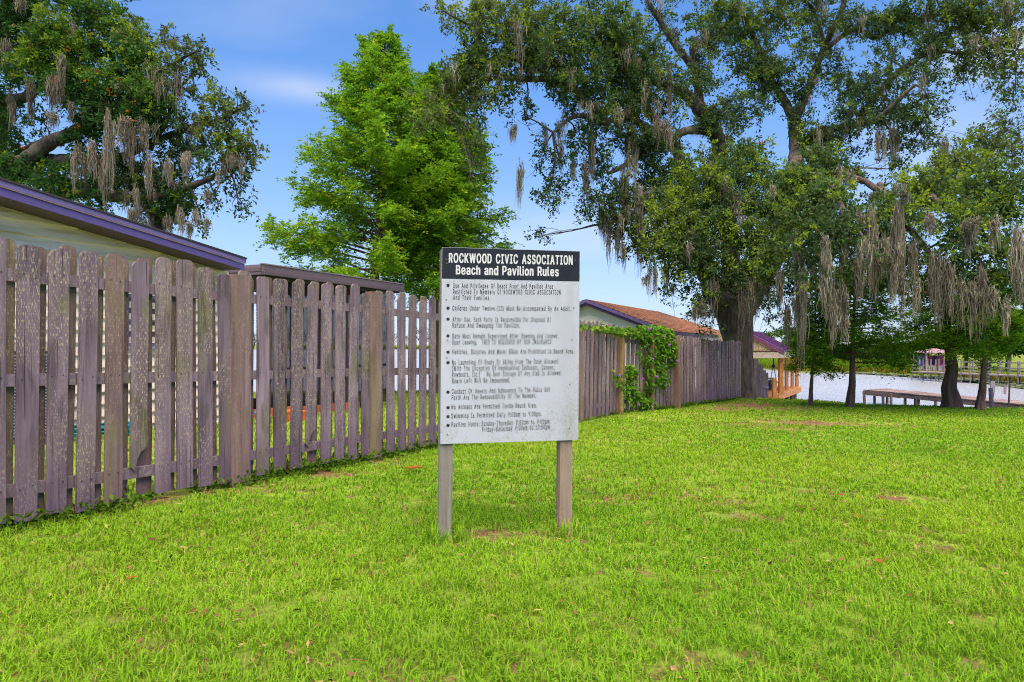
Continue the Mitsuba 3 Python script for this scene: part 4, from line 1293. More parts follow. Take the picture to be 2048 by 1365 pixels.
CL = [  # px, py, rx, ry, depth offset, density, bright, base
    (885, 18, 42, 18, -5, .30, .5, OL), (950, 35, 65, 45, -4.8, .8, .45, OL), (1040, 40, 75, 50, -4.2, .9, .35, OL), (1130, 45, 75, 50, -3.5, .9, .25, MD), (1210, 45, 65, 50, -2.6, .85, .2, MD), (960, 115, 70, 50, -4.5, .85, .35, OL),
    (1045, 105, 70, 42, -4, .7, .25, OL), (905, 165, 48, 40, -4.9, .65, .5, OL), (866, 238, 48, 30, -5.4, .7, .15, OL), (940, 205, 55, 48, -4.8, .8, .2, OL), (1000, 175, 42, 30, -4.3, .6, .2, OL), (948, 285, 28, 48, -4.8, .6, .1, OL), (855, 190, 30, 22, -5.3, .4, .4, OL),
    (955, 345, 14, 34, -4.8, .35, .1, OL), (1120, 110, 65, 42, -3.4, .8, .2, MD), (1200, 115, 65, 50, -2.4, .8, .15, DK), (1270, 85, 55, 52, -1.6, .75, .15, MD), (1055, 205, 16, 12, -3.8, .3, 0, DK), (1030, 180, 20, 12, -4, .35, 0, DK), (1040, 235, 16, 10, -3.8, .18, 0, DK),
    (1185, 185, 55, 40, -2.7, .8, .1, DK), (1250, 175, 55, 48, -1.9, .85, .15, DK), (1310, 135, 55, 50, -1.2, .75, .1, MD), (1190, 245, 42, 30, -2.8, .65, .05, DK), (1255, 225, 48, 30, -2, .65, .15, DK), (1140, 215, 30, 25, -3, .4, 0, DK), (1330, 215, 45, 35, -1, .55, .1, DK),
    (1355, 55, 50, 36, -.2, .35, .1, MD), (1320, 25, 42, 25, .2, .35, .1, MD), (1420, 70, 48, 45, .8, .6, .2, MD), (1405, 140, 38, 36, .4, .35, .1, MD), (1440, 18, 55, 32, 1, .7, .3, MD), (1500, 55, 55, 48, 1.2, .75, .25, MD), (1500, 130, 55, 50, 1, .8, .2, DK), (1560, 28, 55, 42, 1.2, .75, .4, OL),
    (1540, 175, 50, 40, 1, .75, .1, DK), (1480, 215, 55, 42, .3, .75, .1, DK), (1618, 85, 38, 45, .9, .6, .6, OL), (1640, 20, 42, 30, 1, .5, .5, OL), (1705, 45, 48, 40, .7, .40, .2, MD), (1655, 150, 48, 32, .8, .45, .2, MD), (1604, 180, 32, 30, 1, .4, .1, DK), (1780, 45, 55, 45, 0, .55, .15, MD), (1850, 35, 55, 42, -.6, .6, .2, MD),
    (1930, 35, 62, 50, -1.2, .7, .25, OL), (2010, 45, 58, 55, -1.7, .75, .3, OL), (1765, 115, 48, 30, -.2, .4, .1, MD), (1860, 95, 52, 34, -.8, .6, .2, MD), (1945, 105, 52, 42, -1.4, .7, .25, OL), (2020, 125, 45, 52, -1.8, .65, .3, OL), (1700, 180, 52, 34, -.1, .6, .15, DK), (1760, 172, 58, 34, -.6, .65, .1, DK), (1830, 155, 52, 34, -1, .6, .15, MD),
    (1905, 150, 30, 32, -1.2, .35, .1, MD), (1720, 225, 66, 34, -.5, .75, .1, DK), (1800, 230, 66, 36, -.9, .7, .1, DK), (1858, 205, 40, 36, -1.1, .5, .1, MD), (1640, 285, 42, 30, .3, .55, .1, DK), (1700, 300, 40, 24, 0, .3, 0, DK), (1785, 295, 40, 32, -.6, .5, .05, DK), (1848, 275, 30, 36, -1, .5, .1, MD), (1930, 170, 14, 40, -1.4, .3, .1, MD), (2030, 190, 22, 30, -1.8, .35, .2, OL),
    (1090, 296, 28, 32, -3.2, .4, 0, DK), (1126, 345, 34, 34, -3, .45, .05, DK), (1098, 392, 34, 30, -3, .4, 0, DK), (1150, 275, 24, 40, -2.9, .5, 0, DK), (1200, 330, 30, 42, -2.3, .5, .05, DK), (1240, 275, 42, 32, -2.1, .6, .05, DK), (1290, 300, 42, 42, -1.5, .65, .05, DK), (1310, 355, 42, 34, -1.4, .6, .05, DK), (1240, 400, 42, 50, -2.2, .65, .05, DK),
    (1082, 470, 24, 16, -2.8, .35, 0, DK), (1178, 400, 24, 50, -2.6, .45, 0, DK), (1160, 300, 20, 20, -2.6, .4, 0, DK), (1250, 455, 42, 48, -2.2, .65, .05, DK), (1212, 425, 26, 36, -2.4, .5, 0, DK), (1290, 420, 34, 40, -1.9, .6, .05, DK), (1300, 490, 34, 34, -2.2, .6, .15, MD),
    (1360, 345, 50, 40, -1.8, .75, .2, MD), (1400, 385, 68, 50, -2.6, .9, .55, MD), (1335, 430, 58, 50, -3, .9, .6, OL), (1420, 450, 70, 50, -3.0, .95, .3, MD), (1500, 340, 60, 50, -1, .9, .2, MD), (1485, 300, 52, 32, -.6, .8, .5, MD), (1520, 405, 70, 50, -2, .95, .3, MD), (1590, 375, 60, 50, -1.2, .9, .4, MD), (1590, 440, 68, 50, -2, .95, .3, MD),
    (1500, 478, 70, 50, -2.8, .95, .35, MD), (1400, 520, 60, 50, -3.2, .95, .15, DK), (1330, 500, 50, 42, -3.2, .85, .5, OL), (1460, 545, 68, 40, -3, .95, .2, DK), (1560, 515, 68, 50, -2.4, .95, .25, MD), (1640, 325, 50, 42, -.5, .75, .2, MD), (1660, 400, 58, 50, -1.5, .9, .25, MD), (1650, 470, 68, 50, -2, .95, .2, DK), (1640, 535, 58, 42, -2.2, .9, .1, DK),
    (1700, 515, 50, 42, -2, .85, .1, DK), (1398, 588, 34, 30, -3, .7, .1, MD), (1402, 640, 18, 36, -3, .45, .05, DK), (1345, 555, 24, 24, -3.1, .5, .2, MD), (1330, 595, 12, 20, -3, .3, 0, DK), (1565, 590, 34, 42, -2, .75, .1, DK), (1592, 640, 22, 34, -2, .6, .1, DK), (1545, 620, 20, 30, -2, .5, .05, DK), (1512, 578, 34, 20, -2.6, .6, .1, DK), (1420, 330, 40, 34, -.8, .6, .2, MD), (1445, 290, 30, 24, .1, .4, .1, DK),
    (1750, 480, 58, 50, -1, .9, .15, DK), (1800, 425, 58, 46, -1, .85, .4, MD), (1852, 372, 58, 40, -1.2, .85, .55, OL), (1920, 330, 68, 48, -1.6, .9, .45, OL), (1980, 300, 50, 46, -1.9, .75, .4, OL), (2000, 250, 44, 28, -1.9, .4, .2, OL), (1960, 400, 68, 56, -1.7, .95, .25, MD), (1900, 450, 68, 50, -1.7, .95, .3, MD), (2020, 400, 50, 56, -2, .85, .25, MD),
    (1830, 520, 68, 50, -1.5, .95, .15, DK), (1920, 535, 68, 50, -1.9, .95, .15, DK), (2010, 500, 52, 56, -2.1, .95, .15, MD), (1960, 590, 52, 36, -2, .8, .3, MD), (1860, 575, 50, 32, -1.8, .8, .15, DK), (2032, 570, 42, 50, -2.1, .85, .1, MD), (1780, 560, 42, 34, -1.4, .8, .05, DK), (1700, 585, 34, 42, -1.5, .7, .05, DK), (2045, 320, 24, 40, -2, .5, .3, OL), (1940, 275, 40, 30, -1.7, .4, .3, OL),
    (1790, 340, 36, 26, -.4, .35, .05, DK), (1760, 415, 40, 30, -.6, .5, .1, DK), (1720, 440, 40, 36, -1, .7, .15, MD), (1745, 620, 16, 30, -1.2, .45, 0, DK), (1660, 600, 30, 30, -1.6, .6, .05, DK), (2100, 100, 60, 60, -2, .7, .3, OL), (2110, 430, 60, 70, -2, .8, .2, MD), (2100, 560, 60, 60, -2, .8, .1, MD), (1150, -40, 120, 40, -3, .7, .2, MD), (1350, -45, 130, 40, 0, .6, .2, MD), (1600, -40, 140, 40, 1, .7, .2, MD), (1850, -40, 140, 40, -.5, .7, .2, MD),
]
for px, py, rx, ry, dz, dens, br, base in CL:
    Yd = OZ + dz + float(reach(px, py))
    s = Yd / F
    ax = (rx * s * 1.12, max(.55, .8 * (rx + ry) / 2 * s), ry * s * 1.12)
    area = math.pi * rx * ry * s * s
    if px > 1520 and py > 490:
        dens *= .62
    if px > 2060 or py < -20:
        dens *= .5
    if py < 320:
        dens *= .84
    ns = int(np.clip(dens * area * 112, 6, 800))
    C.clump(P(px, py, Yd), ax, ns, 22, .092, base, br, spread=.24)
rl_ = np.random.default_rng(15)
ND, NR = np.array(C.nodes), np.array(C.nr)
ppx = 1024 + ND[:, 0] / ND[:, 1] * F; ppy = HY - (ND[:, 2] - H) / ND[:, 1] * F
ok = np.nonzero((NR > .05) & (NR < .26) & (ppx > 860) & (ppx < 2060) & (ppy > -10) & (ppy < 420))[0]
for i in rl_.choice(ok, 62, replace=False):                     # short leafy shoots straight off the limbs
    C.clump(ND[i] + np.array([rl_.normal() * .25, -.25 - .35 * rl_.random(), rl_.normal() * .22]), (.55, .40, .36), 30, 22, .088, DK, .1, twig=False, spread=.24)
m, c = join(C.parts)
add('crown', m, 'leaf', oak, kind='stuff', color=c)
add('twigs', cat(C.twigs), 'bark', oak, kind='stuff')
hang_moss(oak, [(1041, 345, 13, 92, -4), (1091, 268, 8, 58, -3.4), (1116, 262, 9, 66, -3.2), (1122, 300, 7, 50, -3.2), (1183, 285, 24, 120, -2.8), (1170, 340, 16, 90, -2.8), (1192, 225, 12, 48, -2.8), (1146, 330, 10, 70, -3), (1262, 265, 34, 150, -2), (1248, 370, 30, 110, -2.3), (1277, 395, 34, 150, -2.4),
                (1338, 150, 16, 115, -1.4), (1318, 148, 34, 40, -1.4), (1300, 185, 12, 50, -1.6), (1357, 330, 22, 40, -1.2), (1205, 430, 20, 80, -2.5), (1218, 460, 10, 90, -2.5), (1236, 470, 14, 70, -2.5), (1247, 500, 9, 66, -2.5), (1300, 540, 12, 64, -3), (1310, 545, 9, 80, -3), (1330, 545, 10, 60, -3), (1345, 580, 8, 40, -3),
                (1405, 610, 34, 60, -3), (1425, 575, 40, 90, -3), (1392, 620, 18, 70, -3), (1500, 575, 34, 110, -3), (1484, 590, 20, 120, -3), (1512, 600, 22, 90, -2.9), (1537, 600, 22, 60, -2.4), (1560, 610, 16, 80, -2.2), (1575, 620, 14, 90, -2.2), (1597, 560, 26, 200, -2.4), (1606, 600, 12, 160, -2.4), (1590, 640, 16, 60, -2.2), (1653, 550, 24, 150, -2.2),
                (1664, 600, 24, 120, -2.2), (1684, 590, 18, 115, -2), (1690, 640, 12, 80, -2), (1718, 540, 20, 140, -1.8), (1742, 500, 20, 190, -1.6), (1752, 560, 16, 110, -1.6), (1768, 530, 34, 90, -1.5), (1783, 580, 16, 120, -1.6), (1797, 480, 24, 190, -1.6), (1804, 580, 9, 130, -1.6), (1826, 560, 10, 110, -1.7), (1836, 570, 12, 70, -1.7), (1868, 560, 20, 160, -1.9),
                (1878, 590, 20, 120, -1.9), (1900, 575, 16, 120, -2), (1892, 540, 14, 110, -2), (1922, 580, 12, 100, -2), (1946, 590, 24, 125, -2.1), (1964, 600, 18, 115, -2.1), (1985, 590, 16, 70, -2.1), (2012, 600, 14, 80, -2.1), (2034, 540, 24, 150, -2.2), (2045, 560, 14, 120, -2.2), (1757, 270, 12, 78, -1), (1768, 275, 8, 84, -1), (1785, 265, 18, 92, -1), (1795, 280, 8, 60, -1),
                (1702, 225, 7, 64, -.6), (1690, 250, 10, 40, -.6), (1660, 265, 14, 34, -.2), (1470, 395, 34, 60, -3), (1446, 370, 24, 56, -3), (1475, 430, 16, 44, -3.2), (1385, 470, 24, 50, -3.4), (1380, 500, 20, 50, -3.5), (1418, 335, 14, 44, -2.2), (1890, 290, 24, 50, -1.8), (1880, 320, 16, 40, -1.8), (1935, 450, 34, 70, -2.4), (1950, 500, 26, 60, -2.4), (1990, 480, 22, 70, -2.4), (1860, 470, 22, 60, -2.2),
                (1810, 440, 18, 50, -1.8), (1700, 350, 18, 40, -1.6), (1720, 470, 14, 60, -1.8), (1650, 490, 12, 60, -2.6), (1560, 545, 14, 60, -2.9), (1590, 500, 14, 50, -2.8), (1545, 430, 10, 40, -2.7), (1800, 520, 16, 60, -2), (1770, 390, 18, 40, -1), (1745, 395, 16, 34, -1), (1260, 215, 12, 40, -2.3), (1290, 560, 9, 22, -3), (1030, 258, 6, 40, -4), (1024, 262, 5, 34, -4)], OZ, 71)
scatter_moss(oak, C.nodes, C.nr, 125, 73)
flowers(oak, [(1647, 355), (1604, 465), (1624, 512), (1523, 287), (1810, 375), (1833, 440), (1738, 555), (1475, 588), (1378, 308)], OZ - 1.2, 5)

# ---- the oak behind the left house
LZ = 20.0
oak2 = thing('mossy_oak', 'dark live oak hung with moss and orange blossoms rising behind the left house', 'tree')
C = Crown(12)
TR2 = [((-60, 760, 0), (-52, 600, 0), (-40, 480, 0), (-20, 400, -.2)), [.75, .55, .5, .45]]
p, q, m = limb(px_pts(TR2[0], LZ), TR2[1], wig=.05, seed=3, n=24, sides=16)
add('trunk', m, 'bark', oak2, smooth=60)
for k, (pts, rr) in enumerate([
    ([(-25, 410, -.2), (20, 345, -.8), (60, 318, -1.2), (98, 289, -1.5), (140, 268, -1.8), (190, 240, -2.1), (250, 200, -2.4), (310, 150, -2.7), (380, 110, -3)], [.34, .25, .22, .19, .16, .13, .10, .06, .03]),
    ([(10, 350, -.5), (50, 305, -.6), (100, 282, -.7), (145, 268, -.9), (200, 200, -1.2), (230, 120, -1.5), (190, 84, -1.8), (170, 30, -2)], [.2, .16, .14, .12, .10, .07, .05, .03]),
    ([(15, 365, -.5), (80, 328, -1), (140, 321, -1.4), (220, 318, -1.8), (310, 290, -2.2), (400, 255, -2.6), (470, 220, -3)], [.22, .17, .15, .12, .09, .06, .03]),
    ([(-30, 440, 0), (60, 400, -1), (160, 385, -1.7), (260, 395, -2.2), (350, 380, -2.6), (430, 350, -2.9), (490, 330, -3.1)], [.28, .2, .16, .13, .1, .06, .03]),
    ([(-25, 400, 0), (-10, 300, 0), (0, 215, -.3), (20, 205, -.5), (60, 190, -.8), (110, 130, -1.2), (130, 60, -1.5)], [.34, .28, .22, .17, .13, .09, .04]),
    ([(-15, 320, .1), (-20, 180, .2), (0, 80, .2), (40, 10, .1)], [.24, .2, .15, .08]),
    ([(280, 393, -2.3), (305, 440, -2.3), (318, 500, -2.3), (322, 600, -2.3)], [.10, .13, .15, .17]),
    ([(300, 300, -2.2), (330, 240, -2.4), (350, 190, -2.6), (400, 130, -2.9)], [.07, .06, .05, .02]),
]):
    p, q, m = limb(px_pts(pts, LZ), rr, wig=.10, seed=80 + k, n=6 * len(pts))
    add('limb', m, 'bark', oak2, smooth=60)
    C.nodes_from(p, q)
GR, LG = (.044, .115, .030), (.075, .165, .030)
for px, py, rx, ry, dz, dens, br, base in [
    (30, 15, 55, 45, -1, .9, .2, GR), (110, 60, 66, 50, -2, .98, .5, LG), (105, 115, 72, 42, -2.1, .98, .5, LG), (170, 95, 46, 42, -2, .95, .3, LG), (50, 145, 56, 36, -1.5, .95, .2, GR), (20, 90, 45, 50, -1, .9, .15, GR), (190, 25, 56, 34, -1.8, .9, .25, GR), (235, 55, 42, 38, -2, .85, .3, LG), (160, 145, 46, 36, -2.2, .95, .3, LG),
    (250, 118, 40, 40, -2.4, .85, .25, GR), (270, 70, 30, 34, -2.3, .6, .5, OL), (292, 125, 36, 45, -2.5, .85, .3, LG), (205, 110, 24, 20, -2, .3, .1, GR), (240, 165, 52, 34, -2.5, .95, .2, LG), (300, 185, 42, 42, -2.7, .95, .2, LG), (180, 190, 52, 36, -2.3, .95, .1, GR), (130, 170, 42, 34, -2.2, .9, .1, GR), (330, 205, 32, 28, -2.8, .9, .15, LG),
    (230, 215, 60, 36, -2.5, .98, .05, GR), (300, 235, 42, 34, -2.7, .95, .05, GR), (190, 250, 34, 36, -2.3, .9, .05, GR), (162, 290, 26, 44, -2.2, .9, 0, GR), (270, 255, 42, 34, -2.5, .95, .05, GR), (380, 118, 38, 34, -3, .42, .15, OL), (402, 98, 30, 24, -3, .3, .1, OL), (365, 150, 34, 24, -2.9, .45, .15, OL), (412, 130, 14, 16, -3, .3, 0, OL), (325, 70, 30, 16, -2.6, .25, .2, OL),
    (350, 75, 26, 12, -2.8, .15, .1, OL), (425, 220, 46, 34, -2.9, .5, .4, OL), (470, 215, 34, 26, -3, .35, .2, OL), (500, 210, 15, 24, -3.1, .25, 0, OL), (450, 262, 46, 34, -2.9, .65, .3, OL), (488, 300, 32, 34, -3, .6, .15, OL), (440, 318, 46, 34, -2.8, .65, .15, MD), (470, 360, 34, 30, -2.9, .45, .05, DK), (425, 392, 26, 24, -2.9, .3, 0, DK),
    (380, 258, 34, 34, -2.7, .7, .1, DK), (360, 308, 46, 36, -2.5, .75, .1, DK), (330, 358, 56, 36, -2.4, .85, .05, DK), (300, 402, 52, 36, -2.3, .85, .05, DK), (250, 340, 46, 46, -2.2, .85, .05, DK), (200, 370, 56, 42, -2, .9, .1, GR), (130, 360, 56, 36, -1.8, .85, .15, GR), (60, 345, 60, 40, -1.3, .9, .1, GR), (15, 300, 40, 44, -.9, .85, .05, GR), (30, 222, 36, 26, -.8, .4, 0, GR),
    (20, 255, 34, 24, -.8, .35, 0, GR), (345, 425, 34, 34, -2.4, .85, .1, GR), (372, 400, 28, 40, -2.6, .7, .1, GR), (480, 420, 26, 14, -3, .3, 0, DK), (400, 455, 16, 12, -2.7, .4, 0, DK), (90, 250, 30, 24, -1.5, .35, 0, GR), (-40, 60, 70, 70, -.5, .9, .1, GR), (-40, 200, 60, 60, -.5, .9, .1, GR), (-50, 330, 60, 50, -.4, .9, .1, GR), (100, -30, 130, 35, -1.5, .8, .2, GR), (350, 180, 16, 26, -2.9, .4, .1, OL), (395, 180, 22, 10, -3, .25, 0, OL)]:
    Yd = LZ + dz
    s = Yd / F
    ax = (rx * s * 1.12, max(.55, .8 * (rx + ry) / 2 * s), ry * s * 1.12)
    ns = int(np.clip(dens * math.pi * rx * ry * s * s * 112, 6, 800))
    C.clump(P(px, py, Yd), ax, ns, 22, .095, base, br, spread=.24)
m, c = join(C.parts)
add('crown', m, 'leaf', oak2, kind='stuff', color=c)
add('twigs', cat(C.twigs), 'bark', oak2, kind='stuff')
hang_moss(oak2, [(108, 172, 46, 85, -3), (62, 180, 24, 95, -2.4), (122, 125, 20, 60, -3), (155, 310, 22, 90, -3), (168, 325, 16, 60, -3), (217, 248, 22, 140, -3.4), (248, 248, 34, 60, -3.4), (290, 262, 18, 56, -3.4), (262, 270, 14, 110, -3.3), (184, 300, 18, 90, -3), (208, 330, 14, 110, -3), (300, 335, 16, 95, -3.3), (336, 330, 14, 50, -3.3), (375, 318, 34, 50, -3.4),
                 (335, 445, 24, 50, -3.2), (360, 430, 14, 60, -3.2), (392, 430, 14, 50, -3.3), (415, 390, 13, 34, -3.5), (10, 95, 22, 90, -1.6), (42, 2, 26, 40, -2), (437, 350, 10, 44, -3.5), (140, 215, 22, 40, -3.1), (22, 200, 20, 70, -1.6), (265, 430, 24, 40, -3), (380, 455, 16, 40, -3.2), (415, 445, 3, 40, -3.5), (105, 235, 30, 40, -3.05)], LZ, 72, tint=.95)
scatter_moss(oak2, C.nodes, C.nr, 40, 74, .9)
flowers(oak2, [(169, 160), (140, 100), (108, 161), (237, 158), (193, 142), (265, 240), (157, 253), (42, 293), (228, 192), (255, 222), (216, 183), (266, 205)], LZ - 2.2, 6)


# ---- cypresses
def cypress(name, label, px, base_py, depth, top_py, low_py, rpx, seed, base_col, trunk_r=.2, flare=1.6, lean=(0, 0), nb=90, droop=.25, dens=1.0, group=None, branch_up=.35, shape=.75, lopside=0.0, size=.075, top_px=None, fluff=.25):
    r = np.random.default_rng(seed)
    t = thing(name, label, 'tree', group)
    base = P(px, base_py, depth)
    gz = land(base[0], base[1])
    base[2] = gz - .1
    topp = P(px if top_px is None else top_px, top_py, depth)
    n = 34
    tt = np.linspace(0, 1, n) ** 1.5
    ctr = base + (topp - base) * tt[:, None]
    wob = (meshkit.noise(np.stack([tt * 6, tt * 0 + seed, tt * 0], -1), seed) - .5) * .25 * trunk_r / .2
    ctr[:, 0] += wob * np.minimum(1, tt * 6)
    Htot = topp[2] - base[2]
    hh = ctr[:, 2] - base[2]
    rad = trunk_r * (1 - tt) ** .85 + .012 + trunk_r * (flare - 1) * np.exp(-hh / (.55 + trunk_r * .8))
    S_ = 24
    an = np.arange(S_) * 2 * np.pi / S_
    vs = []
    for k in range(n):
        e = math.exp(-hh[k] / (.7 + trunk_r))
        fl = 1 + (.20 * np.cos(an * 5 + seed) + .10 * np.cos(an * 8 + 2 * seed)) * e + .03 * np.sin(an * 7 + k)
        vs.append(ctr[k] + np.stack([np.cos(an) * rad[k] * fl, np.sin(an) * rad[k] * fl, an * 0], -1))
    i, j = np.meshgrid(np.arange(n - 1), np.arange(S_), indexing='ij')
    q4 = np.stack([i * S_ + j, i * S_ + (j + 1) % S_, (i + 1) * S_ + (j + 1) % S_, (i + 1) * S_ + j], -1).reshape(-1, 4)
    add('trunk', (np.vstack(vs), q4), 'cypress_bark', t, smooth=True)
    z_low = P(px, low_py, depth)[2]
    R = rpx / F * depth
    branches, parts = [], []
    up = np.array([0, 0, 1.0])
    for b in range(nb):
        u = (b + r.random()) / nb
        z = z_low + (topp[2] - z_low) * (u ** .85)
        f = (z - z_low) / (topp[2] - z_low)
        k = np.interp(z, ctr[:, 2], np.arange(n))
        c0 = np.array([np.interp(z, ctr[:, 2], ctr[:, q]) for q in range(3)])
        az = b * 2.39996 + r.normal() * .35
        Lb = R * ((1 - f) ** shape * (.66 + .40 * r.random()) + .04) * (1 + lopside * math.cos(az))
        rise = branch_up * (.3 + f * 1.3) + r.normal() * .12
        d = unit(np.array([math.cos(az), math.sin(az), rise]))
        s = np.linspace(0, 1, 7)[:, None]
        pts = c0 + d * Lb * s + up * (-droop * Lb * s ** 2.2) + r.normal(size=3) * .05 * s
        branches.append(tube(pts, np.linspace(.010 + .016 * Lb * .6, .004, 7), 4, cap=False))
        side = unit(np.cross(d, up))
        nsp = int(max(5, Lb * 15 * dens))
        ss = .22 + .78 * r.random(nsp) ** .8
        o = np.stack([np.interp(ss, s[:, 0], pts[:, q]) for q in range(3)], -1)
        o[:, 2] += r.normal(size=nsp) * .16 * fluff
        sg = np.where(r.random(nsp) < .5, -1, 1)[:, None]
        sl = (.22 + .34 * r.random(nsp)) * (1.15 - .45 * ss) * np.clip(Lb, .5, 1.6)
        sdir = unit(side * sg * (.55 + .5 * r.random((nsp, 1))) + d * .7 + r.normal(size=(nsp, 3)) * (.25 + .35 * fluff) + up * (.08 + .22 * fluff))
        M = 16
        w = np.linspace(.05, 1, M)[None, :, None]
        pos = o[:, None] + sdir[:, None] * w * sl[:, None, None] - up * (w ** 2) * (sl * .35)[:, None, None] + r.normal(size=(nsp, M, 3)) * .02
        sd2 = unit(np.cross(sdir, up))[:, None]
        alt = np.where(np.arange(M) % 2 == 0, 1, -1)[None, :, None]
        ld = unit(sd2 * alt * .9 + sdir[:, None] * .6 + r.normal(size=(nsp, M, 3)) * .35 - up * .15)
        N = nsp * M
        col = np.asarray(base_col) * (.6 + .55 * np.repeat(r.random((nsp, 1)), M, 0) + .35 * r.random((N, 1)))
        yl = np.repeat(r.random((nsp, 1)) < .18, M, 0)
        col = np.where(yl, col * np.array([1.7, 1.25, .9]), col)
        L_ = size * (.6 + .8 * r.random(N))
        parts.append(leaf_mesh(pos.reshape(-1, 3), ld.reshape(-1, 3), unit(up * (1.3 - .7 * fluff) + r.normal(size=(N, 3)) * (.5 + .2 * fluff)), L_, L_ * .42, col))
    m, c = join(parts)
    add('branches', cat(branches), 'cypress_bark', t, kind='stuff')
    add('crown', m, 'leaf', t, kind='stuff', color=c)
    return t


CY = (.19, .375, .026)
cypress('bald_cypress', 'tall bright green cone shaped cypress standing behind the porch', 746, 800, 23.5, 72, 590, 240, 21, CY, .20, 1.6, nb=145, droop=.10, dens=1.7, branch_up=.5, shape=.74, size=.115, top_px=768, fluff=.75)
cypress('bald_cypress', 'shorter darker cypress close behind the right side of the tallest one', 872, 790, 25.0, 150, 590, 180, 22, (.125, .28, .016), .16, 1.6, nb=130, droop=.10, dens=1.7, branch_up=.5, shape=.62, size=.125, fluff=1.0)
cypress('lakeside_cypress', 'thin young cypress next to the orange boathouse', 1621, 818, 17.2, 600, 742, 58, 23, (.12, .27, .018), .026, 1.9, nb=70, droop=.25, dens=2.2, size=.06, branch_up=.12, top_px=1632, shape=.45)
cypress('lakeside_cypress', 'dark trunked cypress with low flat boughs left of the dock', 1700, 819, 16.8, 520, 728, 128, 24, (.095, .235, .016), .058, 1.9, nb=76, droop=.06, dens=1.9, size=.07, branch_up=.10, top_px=1712, shape=.55)
cypress('lakeside_cypress', 'thick buttressed cypress trunk in front of the dock', 1905, 820, 16.6, 540, 702, 120, 25, (.115, .27, .017), .125, 1.85, nb=64, droop=.2, dens=1.7, size=.07, branch_up=.08, top_px=1890, shape=.5)
cypress('lakeside_cypress', 'slim reddish cypress trunk right of the thick buttressed one', 1959, 824, 15.9, 540, 690, 120, 26, (.115, .27, .017), .055, 1.7, nb=64, droop=.2, dens=1.7, size=.07, branch_up=.08, top_px=1985, shape=.5)

# ------------------------------------------------------------------ boathouse
bh = thing('boathouse', 'orange stained boathouse with purple roof on the water beside the oak', 'boathouse')
BZ = 25.0


def bpost(px0, px1, y0, y1, dep, name='post', mat='stained_wood', uvx=.5):
    a, b = P(px0, y1, dep), P(px1, y1, dep)
    top = P(px0, y0, dep)[2]
    wd = b[0] - a[0]
    m = box([a[0], dep - wd / 2, a[2]], [b[0], dep + wd / 2, top])
    return add(name, m, mat, bh, uv=np.tile([[uvx, .5]], (len(m.vertices), 1)))


bpost(1557.6, 1565.6, 714, 789, BZ, uvx=.2)
bpost(1570.2, 1576, 714, 786.5, BZ + 1.5, uvx=.4)
bpost(1582, 1587.4, 714, 784.8, BZ + 2.6, uvx=.6)
bpost(1591.2, 1596.4, 714, 783.5, BZ + 3.7, uvx=.8)
bpost(1545, 1552, 756, 808, BZ - 1.2, uvx=.3, name='newel_post')
wz0 = WATER - .4
deck_z = P(1560, 787, BZ)[2]
d0, d1 = P(1557, 787, BZ - .25), P(1601, 781.5, BZ + 4.0)
d0[2] = d1[2] = deck_z - .11
m = bar(d0, d1, .06, .24); add('deck_beam', m, 'stained_wood', bh, uv=np.tile([[.9, .5]], (len(m.vertices), 1)))
d2 = d0 + np.array([-2.6, .4, 0]); 
m = bar(d2, d0 + np.array([-.031, 0.03, 0]), .06, .24); add('deck_beam', m, 'stained_wood', bh, uv=np.tile([[.1, .5]], (len(m.vertices), 1)))
vdir = unit(d1 - d0); sdir = unit(d2 - d0)
for k in range(18):
    c = d0 + vdir * (.12 + k * .245) + sdir * 1.3 + np.array([0, 0, .135])
    add('plank', obox(c, sdir, vdir, [0, 0, 1], 2.5, .225, .03), 'stained_wood', bh, uv=np.tile([[rng.random(), .5]], (8, 1)))
for t_, s_ in ((.1, .1), (.1, 1.0), (1.2, .1), (1.2, 1.0), (2.3, .1), (3.4, .1), (4.1, .1), (2.3, 1.2), (4.1, 1.4)):
    c = d0 + vdir * t_ + sdir * s_
    addc('piling', tube([[c[0], c[1], wz0], [c[0], c[1], deck_z - .24]], .085, 10), (.11, .085, .075), bh, var=.4)
# roof: low gable, its end towards the lawn
rz = lambda px, py, dep: P(px, py, dep)
A_, B_ = P(1489, 664, BZ - .6), P(1568, 704.5, BZ - .6)            # rake from the ridge down to the right eave
back = AX * 4.8
nrm_up = np.array([0, 0, .05])
vs = np.array([A_, B_, B_ + back, A_ + back, A_ + nrm_up, B_ + nrm_up, B_ + back + nrm_up, A_ + back + nrm_up])
f = np.array([[0, 1, 2], [0, 2, 3], [4, 6, 5], [4, 7, 6], [0, 5, 1], [0, 4, 5], [1, 6, 2], [1, 5, 6], [2, 7, 3], [2, 6, 7], [3, 4, 0], [3, 7, 4]])
addc('roof', trimesh.Trimesh(vs, f[:, ::-1], process=False), (.20, .085, .22), bh, label='purple sheet metal roof')
L_ = A_ + np.array([-(B_[0] - A_[0]), 0, B_[2] - A_[2]])
vs2 = np.array([A_, L_, L_ + back, A_ + back, A_ + nrm_up, L_ + nrm_up, L_ + back + nrm_up, A_ + back + nrm_up])
addc('roof', trimesh.Trimesh(vs2, f, process=False), (.20, .085, .22), bh)
